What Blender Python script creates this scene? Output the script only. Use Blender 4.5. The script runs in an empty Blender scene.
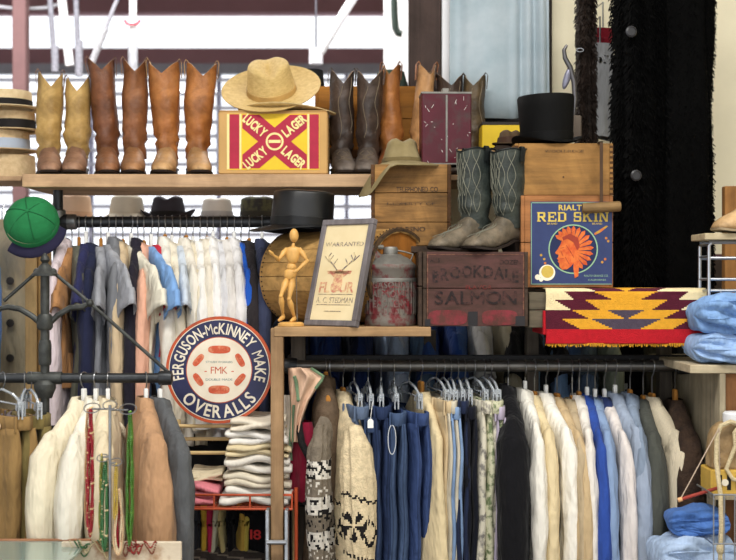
import bpy, bmesh, math, random
import numpy as np
from mathutils import Vector, Matrix, noise
PI = math.pi
sc = bpy.context.scene
C = sc.collection
# ---------------------------------------------------------------- camera, world, lights, exposure
F, CX, CY, D, ZC = 1290.0, 368.0, 280.0, 4.0, 1.65
cam_d = bpy.data.cameras.new('camera'); cam = bpy.data.objects.new('camera', cam_d); C.objects.link(cam)
cam.location = (0, -D, ZC); cam.rotation_euler = (PI/2, 0, 0)
cam_d.sensor_width = 36; cam_d.lens = 36*F/736
cam_d.dof.use_dof = True; cam_d.dof.focus_distance = 4.1; cam_d.dof.aperture_fstop = 3.2
cam_d.clip_end = 60
sc.camera = cam
world = bpy.data.worlds.new('daylight'); sc.world = world; world.use_nodes = True
bg = world.node_tree.nodes['Background']; bg.inputs[0].default_value = (0.97, 0.98, 1.0, 1); bg.inputs[1].default_value = 1.75
def area(name, loc, rot, sx, sy, power, col=(1, .95, .88)):
    l = bpy.data.lights.new(name, 'AREA'); l.shape = 'RECTANGLE'; l.size = sx; l.size_y = sy; l.energy = power; l.color = col
    o = bpy.data.objects.new(name, l); C.objects.link(o); o.location = loc; o.rotation_euler = rot; return o
area('ceiling_lamp', (0.2, -1.9, 4.2), (0, 0, 0), 3.6, 0.5, 165, (1, .97, .92))
area('ceiling_lamp', (-1.2, 2.8, 4.2), (0, 0, 0), 3.6, 0.6, 170, (1, .97, .95))
sc.view_settings.view_transform = 'Standard'; sc.view_settings.look = 'None'
sc.view_settings.gamma = 1; sc.view_settings.use_curve_mapping = False
sc.view_settings.exposure = 0.02

def W(px, py, Y):
    d = D+Y; return Vector(((px-CX)/F*d, Y, ZC-(py-CY)/F*d))
def S(n, Y): return n/F*(D+Y)
def lerp(a, b, t): return a+(b-a)*t
def clamp(x, a=0., b=1.): return max(a, min(b, x))
def smooth(x): x = clamp(x); return x*x*(3-2*x)
def interp(tab, x):
    if x <= tab[0][0]: return tab[0][1]
    for (a, va), (b, vb) in zip(tab, tab[1:]):
        if x <= b: return lerp(va, vb, (x-a)/(b-a))
    return tab[-1][1]

# ---------------------------------------------------------------- materials
def lin(c):
    r = []
    for x in c[:3]:
        x = x/255.; r.append(x/12.92 if x <= .04045 else ((x+.055)/1.055)**2.4)
    return (*r, 1)
MATS = {}
def M(col, rough=.75, metal=0., var=.12, scale=9., col2=None, lo=.35, hi=.65, stretch=(1, 1, 1), bump=.0, bscale=60., bstretch=(1, 1, 1), spec=.3,
      trans=0., alpha=1., sheen=0., emit=None, detail=4., coat=0., grime=0., gscale=4., bdist=.01, name='material'):
    key = (tuple(col), rough, metal, var, scale, col2 and tuple(col2), lo, hi, stretch, bump, bscale, bstretch, spec, trans, alpha, sheen, coat, grime, gscale, bdist)
    if key in MATS: return MATS[key]
    m = bpy.data.materials.new(name); m.use_nodes = True; nt = m.node_tree; b = nt.nodes['Principled BSDF']
    b.inputs['Roughness'].default_value = rough; b.inputs['Metallic'].default_value = metal
    b.inputs['Specular IOR Level'].default_value = spec; b.inputs['Transmission Weight'].default_value = trans
    b.inputs['Alpha'].default_value = alpha; b.inputs['Sheen Weight'].default_value = sheen; b.inputs['Coat Weight'].default_value = coat
    tc = nt.nodes.new('ShaderNodeTexCoord')
    def nz(sc_, st, det):
        mp = nt.nodes.new('ShaderNodeMapping'); mp.inputs['Scale'].default_value = st
        nt.links.new(tc.outputs['Object'], mp.inputs['Vector'])
        n = nt.nodes.new('ShaderNodeTexNoise'); n.inputs['Scale'].default_value = sc_; n.inputs['Detail'].default_value = det
        n.inputs['Roughness'].default_value = .62
        nt.links.new(mp.outputs[0], n.inputs['Vector']); return n
    L = lin(col)
    if var > 0 or col2:
        n = nz(scale, stretch, detail); r = nt.nodes.new('ShaderNodeValToRGB')
        r.color_ramp.elements[0].position = lo; r.color_ramp.elements[1].position = hi
        if col2: c0, c1 = L, lin(col2)
        else: c0 = tuple(x*(1-var) for x in L[:3])+(1,); c1 = tuple(min(1, x*(1+var)) for x in L[:3])+(1,)
        r.color_ramp.elements[0].color = c0; r.color_ramp.elements[1].color = c1
        nt.links.new(n.outputs['Fac'], r.inputs[0]); outc = r.outputs[0]
        if grime > 0:          # worn-in dirt and scuffs with a shape of their own
            g = nz(gscale, (1, 1, 1), 6.); g.inputs['Distortion'].default_value = .6; gr_ = nt.nodes.new('ShaderNodeValToRGB'); gr_.color_ramp.elements[0].position = .36; gr_.color_ramp.elements[1].position = .6
            q = 1-grime; gr_.color_ramp.elements[0].color = (q, q*.97, q*.93, 1); gr_.color_ramp.elements[1].color = (1, 1, 1, 1)
            mx = nt.nodes.new('ShaderNodeMix'); mx.data_type = 'RGBA'; mx.blend_type = 'MULTIPLY'; mx.inputs[0].default_value = 1
            nt.links.new(g.outputs['Fac'], gr_.inputs[0]); nt.links.new(outc, mx.inputs[6]); nt.links.new(gr_.outputs[0], mx.inputs[7]); outc = mx.outputs[2]
        nt.links.new(outc, b.inputs['Base Color'])
    else: b.inputs['Base Color'].default_value = L
    if bump > 0:
        n2 = nz(bscale, bstretch, 3.); bp = nt.nodes.new('ShaderNodeBump'); bp.inputs['Strength'].default_value = bump; bp.inputs['Distance'].default_value = bdist
        nt.links.new(n2.outputs['Fac'], bp.inputs['Height']); nt.links.new(bp.outputs[0], b.inputs['Normal'])
    MATS[key] = m; return m
def fabric(c, var=.1, bump=.8, **k): return M(c, rough=.92, var=var, scale=14, stretch=(1, 1, .35), bump=bump, bscale=15, bstretch=(1, 1, .33), bdist=.035, spec=.12, sheen=.05, name='fabric', **k)
def denim(c): return M(c, rough=.9, col2=tuple(min(255, int(x*1.2+8)) for x in c), lo=.3, hi=.8, scale=22, stretch=(1, 1, .3), bump=.8, bscale=18, bstretch=(1, 1, .4), bdist=.03, spec=.12, name='denim')
def knit(c): return M(c, rough=.95, var=.16, scale=60, bump=.6, bscale=170, spec=.08, name='knit')
def wood(c, dark=.62, axis=0, scale=5., rough=.7, bump=.15, grime=.3):
    st = [9, 9, 9]; st[axis] = .7
    return M(tuple(int(x*dark) for x in c), col2=c, lo=.25, hi=.62, rough=rough, scale=scale, stretch=tuple(st), bump=bump, bscale=scale*2, bstretch=tuple(st), spec=.25, detail=6, grime=grime, gscale=5.5, name='wood')
def leather(c, c2=None, rough=.5): return M(c, col2=c2 or tuple(min(255, int(x*1.4+8)) for x in c), lo=.35, hi=.75, rough=rough, scale=16, bump=.45, bscale=38, spec=.4, grime=.45, gscale=11., name='leather')
def metal(c, rough=.4): return M(c, metal=.9, rough=rough, var=.2, scale=25, bump=.06, bscale=80, name='metal')
def worn(c, c2, scale=24., lo=.44, hi=.56, rough=.7): return M(c, col2=c2, lo=lo, hi=hi, scale=scale, rough=rough, detail=7, bump=.08, bscale=50, spec=.25, grime=.2, gscale=9., name='worn_paint')
STEEL = M((150, 152, 155), metal=.95, rough=.28, var=.1, scale=30, name='steel')
DARKPIPE = M((58, 60, 62), metal=.75, rough=.42, var=.25, scale=20, bump=.1, bscale=50, name='dark_pipe')
IRON = M((70, 72, 70), metal=.6, rough=.5, var=.3, scale=30, bump=.2, bscale=60, name='cast_iron')
WHITEP = M((236, 236, 232), rough=.35, var=.03, name='white_plastic')
CLEARP = M((225, 232, 238), rough=.12, var=.03, trans=.55, spec=.6, name='clear_plastic')
HANGW = wood((205, 140, 62), .75, 0, 6)
NAVYPRINT = M((34, 38, 70), var=.2, scale=40, name='ink')

# ---------------------------------------------------------------- mesh builder
class MB:
    def __init__(s): s.v = []; s.f = []; s.m = []
    def add(s, vs, fs, mi=0):
        o = len(s.v); s.v += [tuple(p) for p in vs]; s.f += [tuple(i+o for i in f) for f in fs]; s.m += [mi]*len(fs); return s
    def box(s, x0, x1, y0, y1, z0, z1, mi=0):
        return s.add([(x0, y0, z0), (x1, y0, z0), (x1, y1, z0), (x0, y1, z0), (x0, y0, z1), (x1, y0, z1), (x1, y1, z1), (x0, y1, z1)],
                     [(0, 3, 2, 1), (4, 5, 6, 7), (0, 1, 5, 4), (1, 2, 6, 5), (2, 3, 7, 6), (3, 0, 4, 7)], mi)
    def cbox(s, c, sx, sy, sz, R=None, mi=0):
        b = MB().box(-sx/2, sx/2, -sy/2, sy/2, -sz/2, sz/2); R = R or Matrix.Identity(3); c = Vector(c)
        return s.add([c+R@Vector(p) for p in b.v], b.f, mi)
    def bar(s, a, b, w, t, mi=0, up=(0, -1, 0)):      # rectangular bar a->b, width w, thickness t along 'up'
        a = Vector(a); b = Vector(b); d = (b-a); L = d.length; d.normalize(); u = Vector(up); u = (u-d*u.dot(d)).normalized(); x = d.cross(u)
        R = Matrix((d, u, x)).transposed(); return s.cbox((a+b)/2, L, t, w, R, mi)
    def loft(s, rings, close=True, cap0=False, cap1=False, mi=0, mf=None):
        n = len(rings[0]); o = len(s.v)
        for r in rings: s.v += [tuple(p) for p in r]
        for i in range(len(rings)-1):
            for j in range(n if close else n-1):
                k = (j+1) % n
                s.f.append((o+i*n+j, o+i*n+k, o+(i+1)*n+k, o+(i+1)*n+j)); s.m.append(mf(i, j) if mf else mi)
        if cap0: s.f.append(tuple(o+j for j in reversed(range(n)))); s.m.append(mi)
        if cap1: s.f.append(tuple(o+(len(rings)-1)*n+j for j in range(n))); s.m.append(mi)
        return s
    def tube(s, pts, r, seg=8, caps=True, mi=0, closed=False):
        pts = [Vector(p) for p in pts]; n = len(pts); rr = r if isinstance(r, (list, tuple)) else [r]*n
        rings = []; prev = None
        for i in range(n):
            t = (pts[(i+1) % n]-pts[i-1]) if closed else (pts[min(i+1, n-1)]-pts[max(i-1, 0)])
            if t.length < 1e-9: t = Vector((0, 0, 1))
            t.normalize()
            if prev is None: u = t.orthogonal().normalized()
            else: u = (prev-t*prev.dot(t)); u = u.normalized() if u.length > 1e-6 else t.orthogonal().normalized()
            prev = u; w = t.cross(u)
            rings.append([pts[i]+(u*math.cos(2*PI*k/seg)+w*math.sin(2*PI*k/seg))*rr[i] for k in range(seg)])
        if closed: rings.append(rings[0])
        return s.loft(rings, True, caps and not closed, caps and not closed, mi)
    def lathe(s, prof, seg=24, c=(0, 0, 0), R=None, mi=0, cap0=True, cap1=True):
        c = Vector(c); R = R or Matrix.Identity(3)
        return s.loft([[c+R@Vector((r*math.cos(2*PI*k/seg), r*math.sin(2*PI*k/seg), z)) for k in range(seg)] for r, z in prof], True, cap0, cap1, mi)
    def ell(s, c, rx, ry, rz, seg=12, rings=8, R=None, mi=0):
        c = Vector(c); R = R or Matrix.Identity(3)
        return s.loft([[c+R@Vector((rx*math.sin(a)*math.cos(2*PI*k/seg), ry*math.sin(a)*math.sin(2*PI*k/seg), -rz*math.cos(a))) for k in range(seg)]
                       for a in [lerp(.06, PI-.06, i/rings) for i in range(rings+1)]], True, True, True, mi)
    def prism(s, poly, y0, y1, mi=0):                 # polygon (x,z) extruded along y
        n = len(poly); v = [(x, y0, z) for x, z in poly]+[(x, y1, z) for x, z in poly]
        return s.add(v, [tuple(range(n)), tuple(n+i for i in reversed(range(n)))]+[(i, n+i, n+(i+1) % n, (i+1) % n) for i in range(n)], mi)
    def xf(s, Mx): s.v = [tuple(Mx@Vector(p)) for p in s.v]; return s
    def build(s, name, mats, parent=None, sm=35, bevel=0, bseg=1):
        me = bpy.data.meshes.new(name); me.from_pydata(s.v, [], s.f)
        ml = mats if isinstance(mats, (list, tuple)) else [mats]
        for m in ml: me.materials.append(m)
        me.polygons.foreach_set('material_index', s.m)
        if bevel or True:
            bm = bmesh.new(); bm.from_mesh(me); bmesh.ops.recalc_face_normals(bm, faces=bm.faces)
            if bevel: bmesh.ops.bevel(bm, geom=list(bm.edges), offset=bevel, segments=bseg, affect='EDGES', clamp_overlap=True)
            bm.to_mesh(me); bm.free()
        if sm:
            me.polygons.foreach_set('use_smooth', [True]*len(me.polygons))
            if sm < 180: me.set_sharp_from_angle(angle=math.radians(sm))
        o = bpy.data.objects.new(name, me); C.objects.link(o); o.parent = parent; return o
def tag(o, label=None, cat=None, group=None, kind=None):
    if label: o['label'] = label
    if cat: o['category'] = cat
    if group: o['group'] = group
    if kind: o['kind'] = kind
    return o
def thing(name, label, cat, loc=(0, 0, 0), rz=0, rot=None, group=None):
    o = bpy.data.objects.new(name, None); C.objects.link(o); o.location = loc; o.rotation_euler = rot or (0, 0, rz); o.empty_display_size = .05
    return tag(o, label, cat, group)
def struct(o): o['kind'] = 'structure'; return o
def place(o, loc, rz=0, rot=None): o.location = loc; o.rotation_euler = rot or (0, 0, rz); return o
def nz(x, y=0., z=0.): return noise.noise(Vector((x, y, z)))

# ---------------------------------------------------------------- lettering
GL = {}
def glyph(ch, bold):
    bold = 0. if ch == 'M' else bold; k = (ch, bold)
    if k not in GL:
        cu = bpy.data.curves.new('glyph', 'FONT'); cu.body = ch; cu.size = 1; cu.offset = bold; cu.resolution_u = 3
        ob = bpy.data.objects.new('glyph', cu); me = bpy.data.meshes.new_from_object(ob)
        v = [(p.co.x, p.co.y) for p in me.vertices]; f = [tuple(p.vertices) for p in me.polygons]
        bpy.data.objects.remove(ob); bpy.data.curves.remove(cu); bpy.data.meshes.remove(me)
        GL[k] = (v, f, min(p[0] for p in v), max(p[0] for p in v), max(max(p[1] for p in v), .5)) if v else ([], [], 0, .3, .7)
    return GL[k]
def text_layout(t, bold=.01, gap=.06):
    x = 0; out = []
    for ch in t:
        if ch == ' ': x += .34; continue
        v, f, a, b, h = glyph(ch, bold); out.append((ch, x-a, (b-a)/2+x)); x += (b-a)+gap
    return out, x-gap
def text(mb, t, cx, z, h, y=0., width=None, bold=.012, bulge=0., mi=0, gap=.06, slab=False):
    """flat lettering in the xz plane facing -y; h cap height, centred on cx, baseline z"""
    lay, w = text_layout(t, bold, gap); k = h/.69; kx = (width/w) if width else k
    for ch, ox, mid in lay:
        v, f, *_ = glyph(ch, bold)
        dz = bulge*(1-((mid/w)*2-1)**2)
        mb.add([(cx+(px+ox-w/2)*kx, y, z+dz+py*k) for px, py in v], f, mi)
    return mb
def ring_text(mb, t, cx, cz, R, h, y, a0, a1, inside=False, bold=.02, mi=0):
    """letters set round a circle from angle a0 to a1 (degrees); inside=True reads along the bottom"""
    lay, w = text_layout(t, bold, .1); k = h/.69; kx = min(k*1.02, R*abs(math.radians(a1-a0))/w)
    for ch, ox, mid in lay:
        v, f, a, b, _ = glyph(ch, bold); ang = math.radians(lerp(a0, a1, mid/w)); ca, sa = math.cos(ang), math.sin(ang)
        if inside: er, et, r0 = (-ca, -sa), (-sa, ca), R+h/2
        else: er, et, r0 = (ca, sa), (sa, -ca), R-h/2
        hw = (b-a)/2
        pts = []
        for px, py in v:
            q = (px-a-hw)*kx; r = py*k
            base = (ca*r0, sa*r0)
            pts.append((cx+base[0]+et[0]*q+er[0]*r, y, cz+base[1]+et[1]*q+er[1]*r))
        mb.add(pts, f, mi)
    return mb
# ---------------------------------------------------------------- builders
def planks_h(n, h, rnd, gap=.002):
    ws = [1+rnd.uniform(-.2, .2) for _ in range(n)]; t = sum(ws); z = 0; out = []
    for w in ws: out.append((z+gap/2, z+w/t*h-gap/2)); z += w/t*h
    return out
def crate(name, label, loc, w, d, h, face, side=None, nf=2, nt=2, rz=0, joints=False, seed=1, inset=0., top=True, jm=None, cat='crate'):
    """wooden crate; loc = bottom centre of the front face; every board an object"""
    rnd = random.Random(seed); side = side or face; t = .012; r = thing(name, label, cat, loc, rz)
    for a, b in planks_h(nf, h, rnd):
        j = rnd.uniform(0, .0015)
        MB().box(-w/2+t, w/2-t, -j, t-j, a, b).build('front_board', face, r, bevel=.0012)
        MB().box(-w/2+t, w/2-t, d-t, d, a, b).build('back_board', side, r)
        for sx in (-1, 1):
            x0, x1 = sorted((sx*w/2, sx*(w/2-t+.0004))); MB().box(x0, x1, .0, d, a, b).build('side_board', side, r, bevel=.0012)
    if top:
        for a, b in planks_h(nt, d-2*t, rnd): MB().box(-w/2+t, w/2-t, a+t, b+t, h-t, h-.001).build('top_board', side, r, bevel=.001)
    MB().box(-w/2+t, w/2-t, t, d-t, .001, t).build('bottom_board', side, r)
    if joints:
        jb = MB(); n = int(h/.016); s_ = h/n
        for i in range(n):
            for sx in (-1, 1):
                x0, x1 = sorted((sx*(w/2-t*.85), sx*(w/2+.0005))); jb.box(x0, x1, -.0012, .001, i*s_+.001, i*s_+s_*.5)
        tag(jb.build('finger_joints', jm or wood((95, 62, 30)), r, sm=0), kind='stuff')
    return r
def hat(name, label, loc, rx=.085, ry=.1, h=.11, top=.85, brim=.07, curl=.03, droop=.01, crease=.02, pinch=.0, dome=.015, mc=None, mb_=None, mband=None, band=.025,
        rot=(0, 0, 0), brimf=None, group=None, cat='hat', lump=.0, seed=0, cordz=0):
    r = thing(name, label, cat, loc, rot=rot, group=group); N = 40; mb_ = mb_ or mc
    def P(s, th, z, kx=1.):
        x, y = rx*s*math.cos(th), ry*s*math.sin(th)
        if lump: 
            q = 1+lump*nz(math.cos(th)*1.6+seed, math.sin(th)*1.6, z*9); x *= q; y *= q
        return [x, y, z]
    rings = []
    for s in (.03, .25, .5, .72, .88, .97, 1.0):
        rg = []
        for k in range(N):
            th = 2*PI*k/N; p = P(s*top, th, h-dome*s**3-(.006 if s == 1. else 0))
            xn = p[0]/rx; yn = p[1]/ry
            p[2] -= crease*math.exp(-(xn/.28)**2)*(1-.25*yn)*clamp(1.25-abs(yn))
            p[0] *= 1-pinch*clamp(-yn*1.3)*(1-.2*s); rg.append(p)
        rings.append(rg)
    for t in (.25, .5, .75, 1.):
        rg = []
        for k in range(N):
            th = 2*PI*k/N; p = P(lerp(top, 1, t), th, lerp(h-dome-.006, 0, t)); yn = math.sin(th)
            p[0] *= 1-pinch*clamp(-yn*1.3)*.8*(1-t)**.8
            if t < .8: p[2] -= crease*.8*(1-t)**2*math.exp(-(math.cos(th)/.35)**2)
            rg.append(p)
        rings.append(rg)
    crn = MB().loft(rings, True, True, False).build('crown', mc, r, sm=60)
    def bz(th, s):
        if brimf: return brimf(th, s)
        return curl*s*s*abs(math.cos(th))**2-droop*s*s*abs(math.sin(th))**1.5
    up, lo = [], []
    for i in range(8):
        s = i/7; a = []; b = []
        for k in range(N):
            th = 2*PI*k/N; q = 1+s*brim/rx; qy = 1+s*brim*1.05/ry
            x, y, z = rx*q*math.cos(th), ry*qy*math.sin(th), bz(th, s)
            a.append((x, y, z+.0015)); b.append((x*.998, y*.998, z-.0015))
        up.append(a); lo.append(b)
    MB().loft(up+lo[::-1]).build('brim', mb_, r, sm=70)
    if mband:
        rg = [[(P(q, 2*PI*k/N, z)[0], P(q, 2*PI*k/N, z)[1], z) for k in range(N)] for q, z in ((1.012, .002), (lerp(1, top, clamp(band/h))*1.018, band), (lerp(1, top, clamp(band/h))*.98, band+.001))]
        MB().loft(rg).build('hat_band', mband, crn, sm=50)
    return r
def boot(name, label, loc, rz=0, H=.38, ms=None, mv=None, rx=.05, ry=.062, dip=.055, lean=(0, 0), wr=.005, seed=0, stitch=None, group=None, toe=.0, k=1., msole=None, straps=True, top=1.0, collar=None, foot=1.):
    """cowboy boot, toe towards local -y, loc = ground under the ankle"""
    r = thing(name, label, 'boot', loc, rz, group=group); N = 32; rnd = random.Random(seed)
    msole = msole or M((38, 30, 26), rough=.6, var=.2); inner = leather((150, 118, 78), rough=.8)
    z0 = .075
    def surf(th, t, inn=1., extra=0.):
        ca, sa = math.cos(th), math.sin(th)
        a = interp([(0, .041), (.12, .039), (.3, .046), (.6, rx), (1, rx*top)], t); b = interp([(0, .056), (.12, .05), (.3, .054), (.6, ry), (1, ry*top)], t)
        zt = H-dip*(1-abs(ca))**.8-.006*max(0, abs(ca)-.9)*10
        z = z0+(zt-z0)*t
        w = wr*(math.sin(z*95+2.6*sa+1.7*ca+seed)+.7*math.sin(z*171-1.5*ca+2*sa+seed*2))*math.exp(-((z-.13)/.06)**2)+1.6*wr*nz(ca*1.3+seed, sa*1.3, z*9)+.5*wr*nz(ca*4+seed, sa*4, z*30)
        R_ = 1*inn
        return Vector(((a+w+extra)*R_*ca+lean[0]*t**1.4, (b+w+extra)*R_*sa+.012+lean[1]*t**1.4, z))
    T = 20
    out = [[surf(2*PI*j/N, i/T) for j in range(N)] for i in range(T+1)]
    inn = [[surf(2*PI*j/N, t, .93) for j in range(N)] for t in (1, .95, .88, .8)]
    shf = MB().loft(out).loft([out[-1]]+inn, mi=1).build('shaft', [ms, inner], r, sm=180)
    # foot
    L = .2*foot
    W_ = [(-L, .008+toe), (-L+.012, .020+toe), (-L*.82, .032+toe*.6), (-L*.58, .045), (-L*.3, .042), (0, .035), (.05, .036), (.07, .028), (.078, .012)]
    ZT = [(-L, .026), (-L+.012, .040), (-L*.8, .052), (-L*.58, .066), (-L*.35, .088), (-L*.2, .112), (-.02, .125), (.05, .12), (.078, .10)]
    ZB = [(-L, .014), (-L*.85, .010), (-L*.55, .007), (-L*.2, .022), (.0, .036), (.08, .038)]
    rings = []; ys = [lerp(-L, .078, (i/18)) for i in range(19)]
    for y in ys:
        w, zt, zb = interp(W_, y), interp(ZT, y), interp(ZB, y); rg = []
        for j in range(20):
            ph = 2*PI*j/20; c, s_ = math.cos(ph), math.sin(ph)
            x = w*math.copysign(abs(c)**.8, c); hz = zb+(zt-zb)*.38
            z = hz+((zt-hz)*abs(s_)**(1.15) if s_ > 0 else -(hz-zb)*abs(s_)**.5)
            x += .0018*math.sin(y*160+seed)*smooth((y+.13)/.05)*(s_ > 0); rg.append((x, y, z))
        rings.append(rg)
    MB().loft(rings, True, True, True).build('vamp', mv, r, sm=180)
    sr, sb = [], []
    so = MB(); rg = []
    for y in ys[:]:
        w = interp(W_, y)+.0035; zb = interp(ZB, y)+.003; th = .007
        rg.append([(-w, y-(.003 if y < -.15 else 0), zb), (w, y-(.003 if y < -.15 else 0), zb), (w, y, zb-th), (-w, y, zb-th)])
    so.loft(rg, True, True, True).build('sole', msole, r, sm=50)
    he = MB(); rg = []
    for z, q in ((0, .86), (.018, .92), (.036, 1.0)):
        rg.append([(interp(W_, y)*q*sx, lerp(y, .06, 1-q), z) for y, sx in ((.0, -1), (.03, -1), (.06, -1), (.076, -1), (.076, 1), (.06, 1), (.03, 1), (0, 1))])
    he.loft(rg, True, True, True).build('heel', msole, r, sm=50)
    if straps:
        for th in (0, PI):
            st = MB(); pts = []
            for t, e in ((.84, .004), (.93, .006), (1.0, .007), (1.035, .0), (1.0, -.009), (.9, -.012)):
                pts.append(surf(th, t, 1, e))
            st.loft([[p+Vector((0, -.009, 0)), p+Vector((0, .009, 0)), p+Vector((.002 if th == 0 else -.002, .009, 0)), p+Vector((.002 if th == 0 else -.002, -.009, 0))] for p in pts], True, True, True)
            st.build('pull_strap', mv if collar is None else collar, shf, sm=60)
    if collar:
        MB().tube([surf(2*PI*j/N, 1.0, 1, .001) for j in range(N)], .0025, 6, closed=True).build('top_binding', collar, shf)
    if stitch:
        sm_ = MB()
        plain = name == 'cowboy_boot'
        for ph, amp, lo, hi in ((-PI/2-.25, .16, .25, .95), (-PI/2+.7, .18, .3, .95)) if plain else ((-PI/2, .0, .2, .97), (-PI/2+.45, .2, .16, .98), (-PI/2-.45, .2, .16, .98), (-PI/2+1., .22, .2, .97), (-PI/2-1., .22, .2, .97), (-PI/2+.22, .12, .42, .9), (-PI/2-.22, -.12, .42, .9)):
            for sgn in (1, -1) if amp and not plain else (1,):
                sm_.tube([surf(ph+sgn*amp*math.sin((t-lo)/(hi-lo)*PI*2.5), t, 1, .0008) for t in [lerp(lo, hi, i/22) for i in range(23)]], .0011, 5)
        for dx in (-.012, 0, .012):
            sm_.tube([(dx+.012*math.sin(i*.8)*(1 if dx >= 0 else -1), lerp(-.06, -.15, i/10), interp(ZT, lerp(-.06, -.15, i/10))+.0005) for i in range(11)], .001, 5)
        tag(sm_.build('stitching', stitch, shf), kind='stuff')
    return r
# --- garments: local x runs across the shoulders, origin at the neck of the hanger
def garment(name, label, loc, rz, mat, cat='shirt', L=.72, ws=.2, b=.026, sleeve='long', flare=1.05, collar=None, seed=0, group=None, slope=.085, fold=.010, thick=1., sl=.56, front=None, mf=None, mats=None, hem=None, res=1, bg=.45):
    rnd = random.Random(seed); r = thing(name, label, cat, loc, rz, group=group); N, T = 36*res, 26*res; K = 18*res
    p1, p2, p3 = rnd.uniform(0, 6), rnd.uniform(0, 6), rnd.uniform(16, 34)
    def ring(z):
        q = clamp(-z/slope); t = clamp(-z/L)
        a = lerp(.05, ws, q**.8) if q < 1 else lerp(ws, ws*flare, (t-slope/L)/(1-slope/L))
        bb = lerp(.022, b, q)*(1+bg*t)
        out = []
        for k in range(N):
            th = 2*PI*k/N; c, s_ = math.cos(th), math.sin(th)
            u = a*math.copysign(abs(c)**.75, c); v = bb*math.copysign(abs(s_)**.8, s_)*(1+.22*math.sin(u*p3*1.7+p2+3*t)*t)
            v += fold*(.25+t)*math.sin(u*p3+p1+1.5*math.sin(t*4+p2))+.15*fold*math.sin(t*7+p2+u*8)
            v += .005*nz(u*16+seed, z*7, 1.)*q+.0025*nz(u*40, z*24+seed, 2.)*q
            zz = z-(.012*math.sin(u*p3+p1) if t > .98 else 0)
            out.append((u, v, zz))
        return out
    zs = [.004, -.012, -.03, -.05, -.07, -slope]+[lerp(-slope, -L, (i+1)/T) for i in range(T)]
    rs = [ring(z) for z in zs]
    inr = [[(x*.96, y*.9, z+.0) for x, y, z in rs[-1]], [(x*.94, y*.85, z+.12) for x, y, z in rs[-1]]]
    MB().loft(rs+inr, mf=(lambda i, j: mf(zs[min(i, len(zs)-1)], rs[min(i, len(rs)-1)][j][0])) if mf else None).build('body', mats or mat, r, sm=180)
    ml = mats or mat
    if sleeve != 'none':
        for sx in (-1, 1):
            if sleeve == 'long':
                sw = rnd.uniform(-.02, .03)
                path = [(ws-.075, -slope*.85-.01, .034, .45), (ws-.03, -slope-.02, .05, .7), (ws-.002, -slope-.06, .056, .92), (ws+.014+sw*.3, -slope-.14, .056, 1.05), (ws+.026+sw*.6, -slope-.26, .052, 1.05), (ws+.022+sw, -slope-.38, .047, 1.), (ws+.012+sw, -sl-.02, .042, .95), (ws+.01+sw, -sl-.06, .040, .9)]
            else:
                path = [(ws-.075, -slope*.85-.01, .034, .4), (ws-.03, -slope-.02, .058, .7), (ws+.012, -slope-.075, .075, .95), (ws+.05, -slope-.15, .09, 1.15)]
            pts = [Vector((sx*x, 0, z)) for x, z, *_ in path]; rg = []
            for i, (x, z, a, bq) in enumerate(path):
                t = (pts[min(i+1, len(pts)-1)]-pts[max(i-1, 0)]).normalized(); n = Vector((0, 1, 0)).cross(t)
                for sub in range(1): 
                    rg.append([pts[i]+n*a*math.cos(2*PI*k/K)+Vector((0, (b*1.0*bq*thick)*math.sin(2*PI*k/K)*(1+.15*math.sin(3.5*k/res+i*.5+seed))+.0022*math.sin(i*1.1+p1+k*.35/res), 0)) for k in range(K)])
            fine = []
            for i in range(len(rg)-1):
                for q in range(4*res):
                    t = q/(4*res); fine.append([Vector(lerp(A, B, t))+Vector((.004*nz(A[0]*9, A[2]*16+seed, k/K), .0014*math.sin((i*4+q/res)*1.25+p2+k*.5/res)+.006*nz(k*6./K+seed, (i+q/(4*res))*1.1, 3.), 0)) for k, (A, B) in enumerate(zip(rg[i], rg[i+1]))])
            fine.append(rg[-1]); e = rg[-1]; ce = sum((Vector(p) for p in e), Vector())/len(e)
            fine += [[ce+(Vector(p)-ce)*.9 for p in e], [ce+(Vector(p)-ce)*.85+Vector((0, 0, .06)) for p in e]]
            MB().loft(fine, mf=(lambda i, j: mf(fine[i][j][2], fine[i][j][1]*1.3+.02)) if mf else None).build('sleeve', ml, r, sm=180)
            if sleeve == 'long':
                slo = C.objects[-1]; MB().loft([[ce+(Vector(p)-ce)*1.06+Vector((0, 0, dz)) for p in e] for dz in (.045, 0, -.006)]+[[ce+(Vector(p)-ce)*.9 for p in e]]).build('cuff', hem or mat, slo, sm=60)
    if collar is not None:
        rg = []
        for z, a, bb in ((-.012, .05, .024), (.012, .046, .024), (.024, .042, .021), (.026, .046, .026), (.008, .06, .03), (-.016, .07, .03)):
            rg.append([(a*math.cos(2*PI*k/24), bb*math.sin(2*PI*k/24)+.003*math.sin(k*1.1+seed), z-.014*max(0, math.sin(2*PI*k/24))) for k in range(24)])
        MB().loft(rg).build('collar', collar, r, sm=80)
    if front is not None:                              # buttoned front: a placket and its buttons on the +v side
        pl = MB()
        for i in range(9):
            z = -.06-i*(L-.1)/9; pl.lathe([(.006, 0), (.006, .003), (.002, .004)], 10, (0.0, -b*(1+.45*(-z/L))-.012, z), Matrix.Rotation(PI/2, 3, 'X'))
        pl.build('buttons', front, r, sm=50)
    return r
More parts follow.
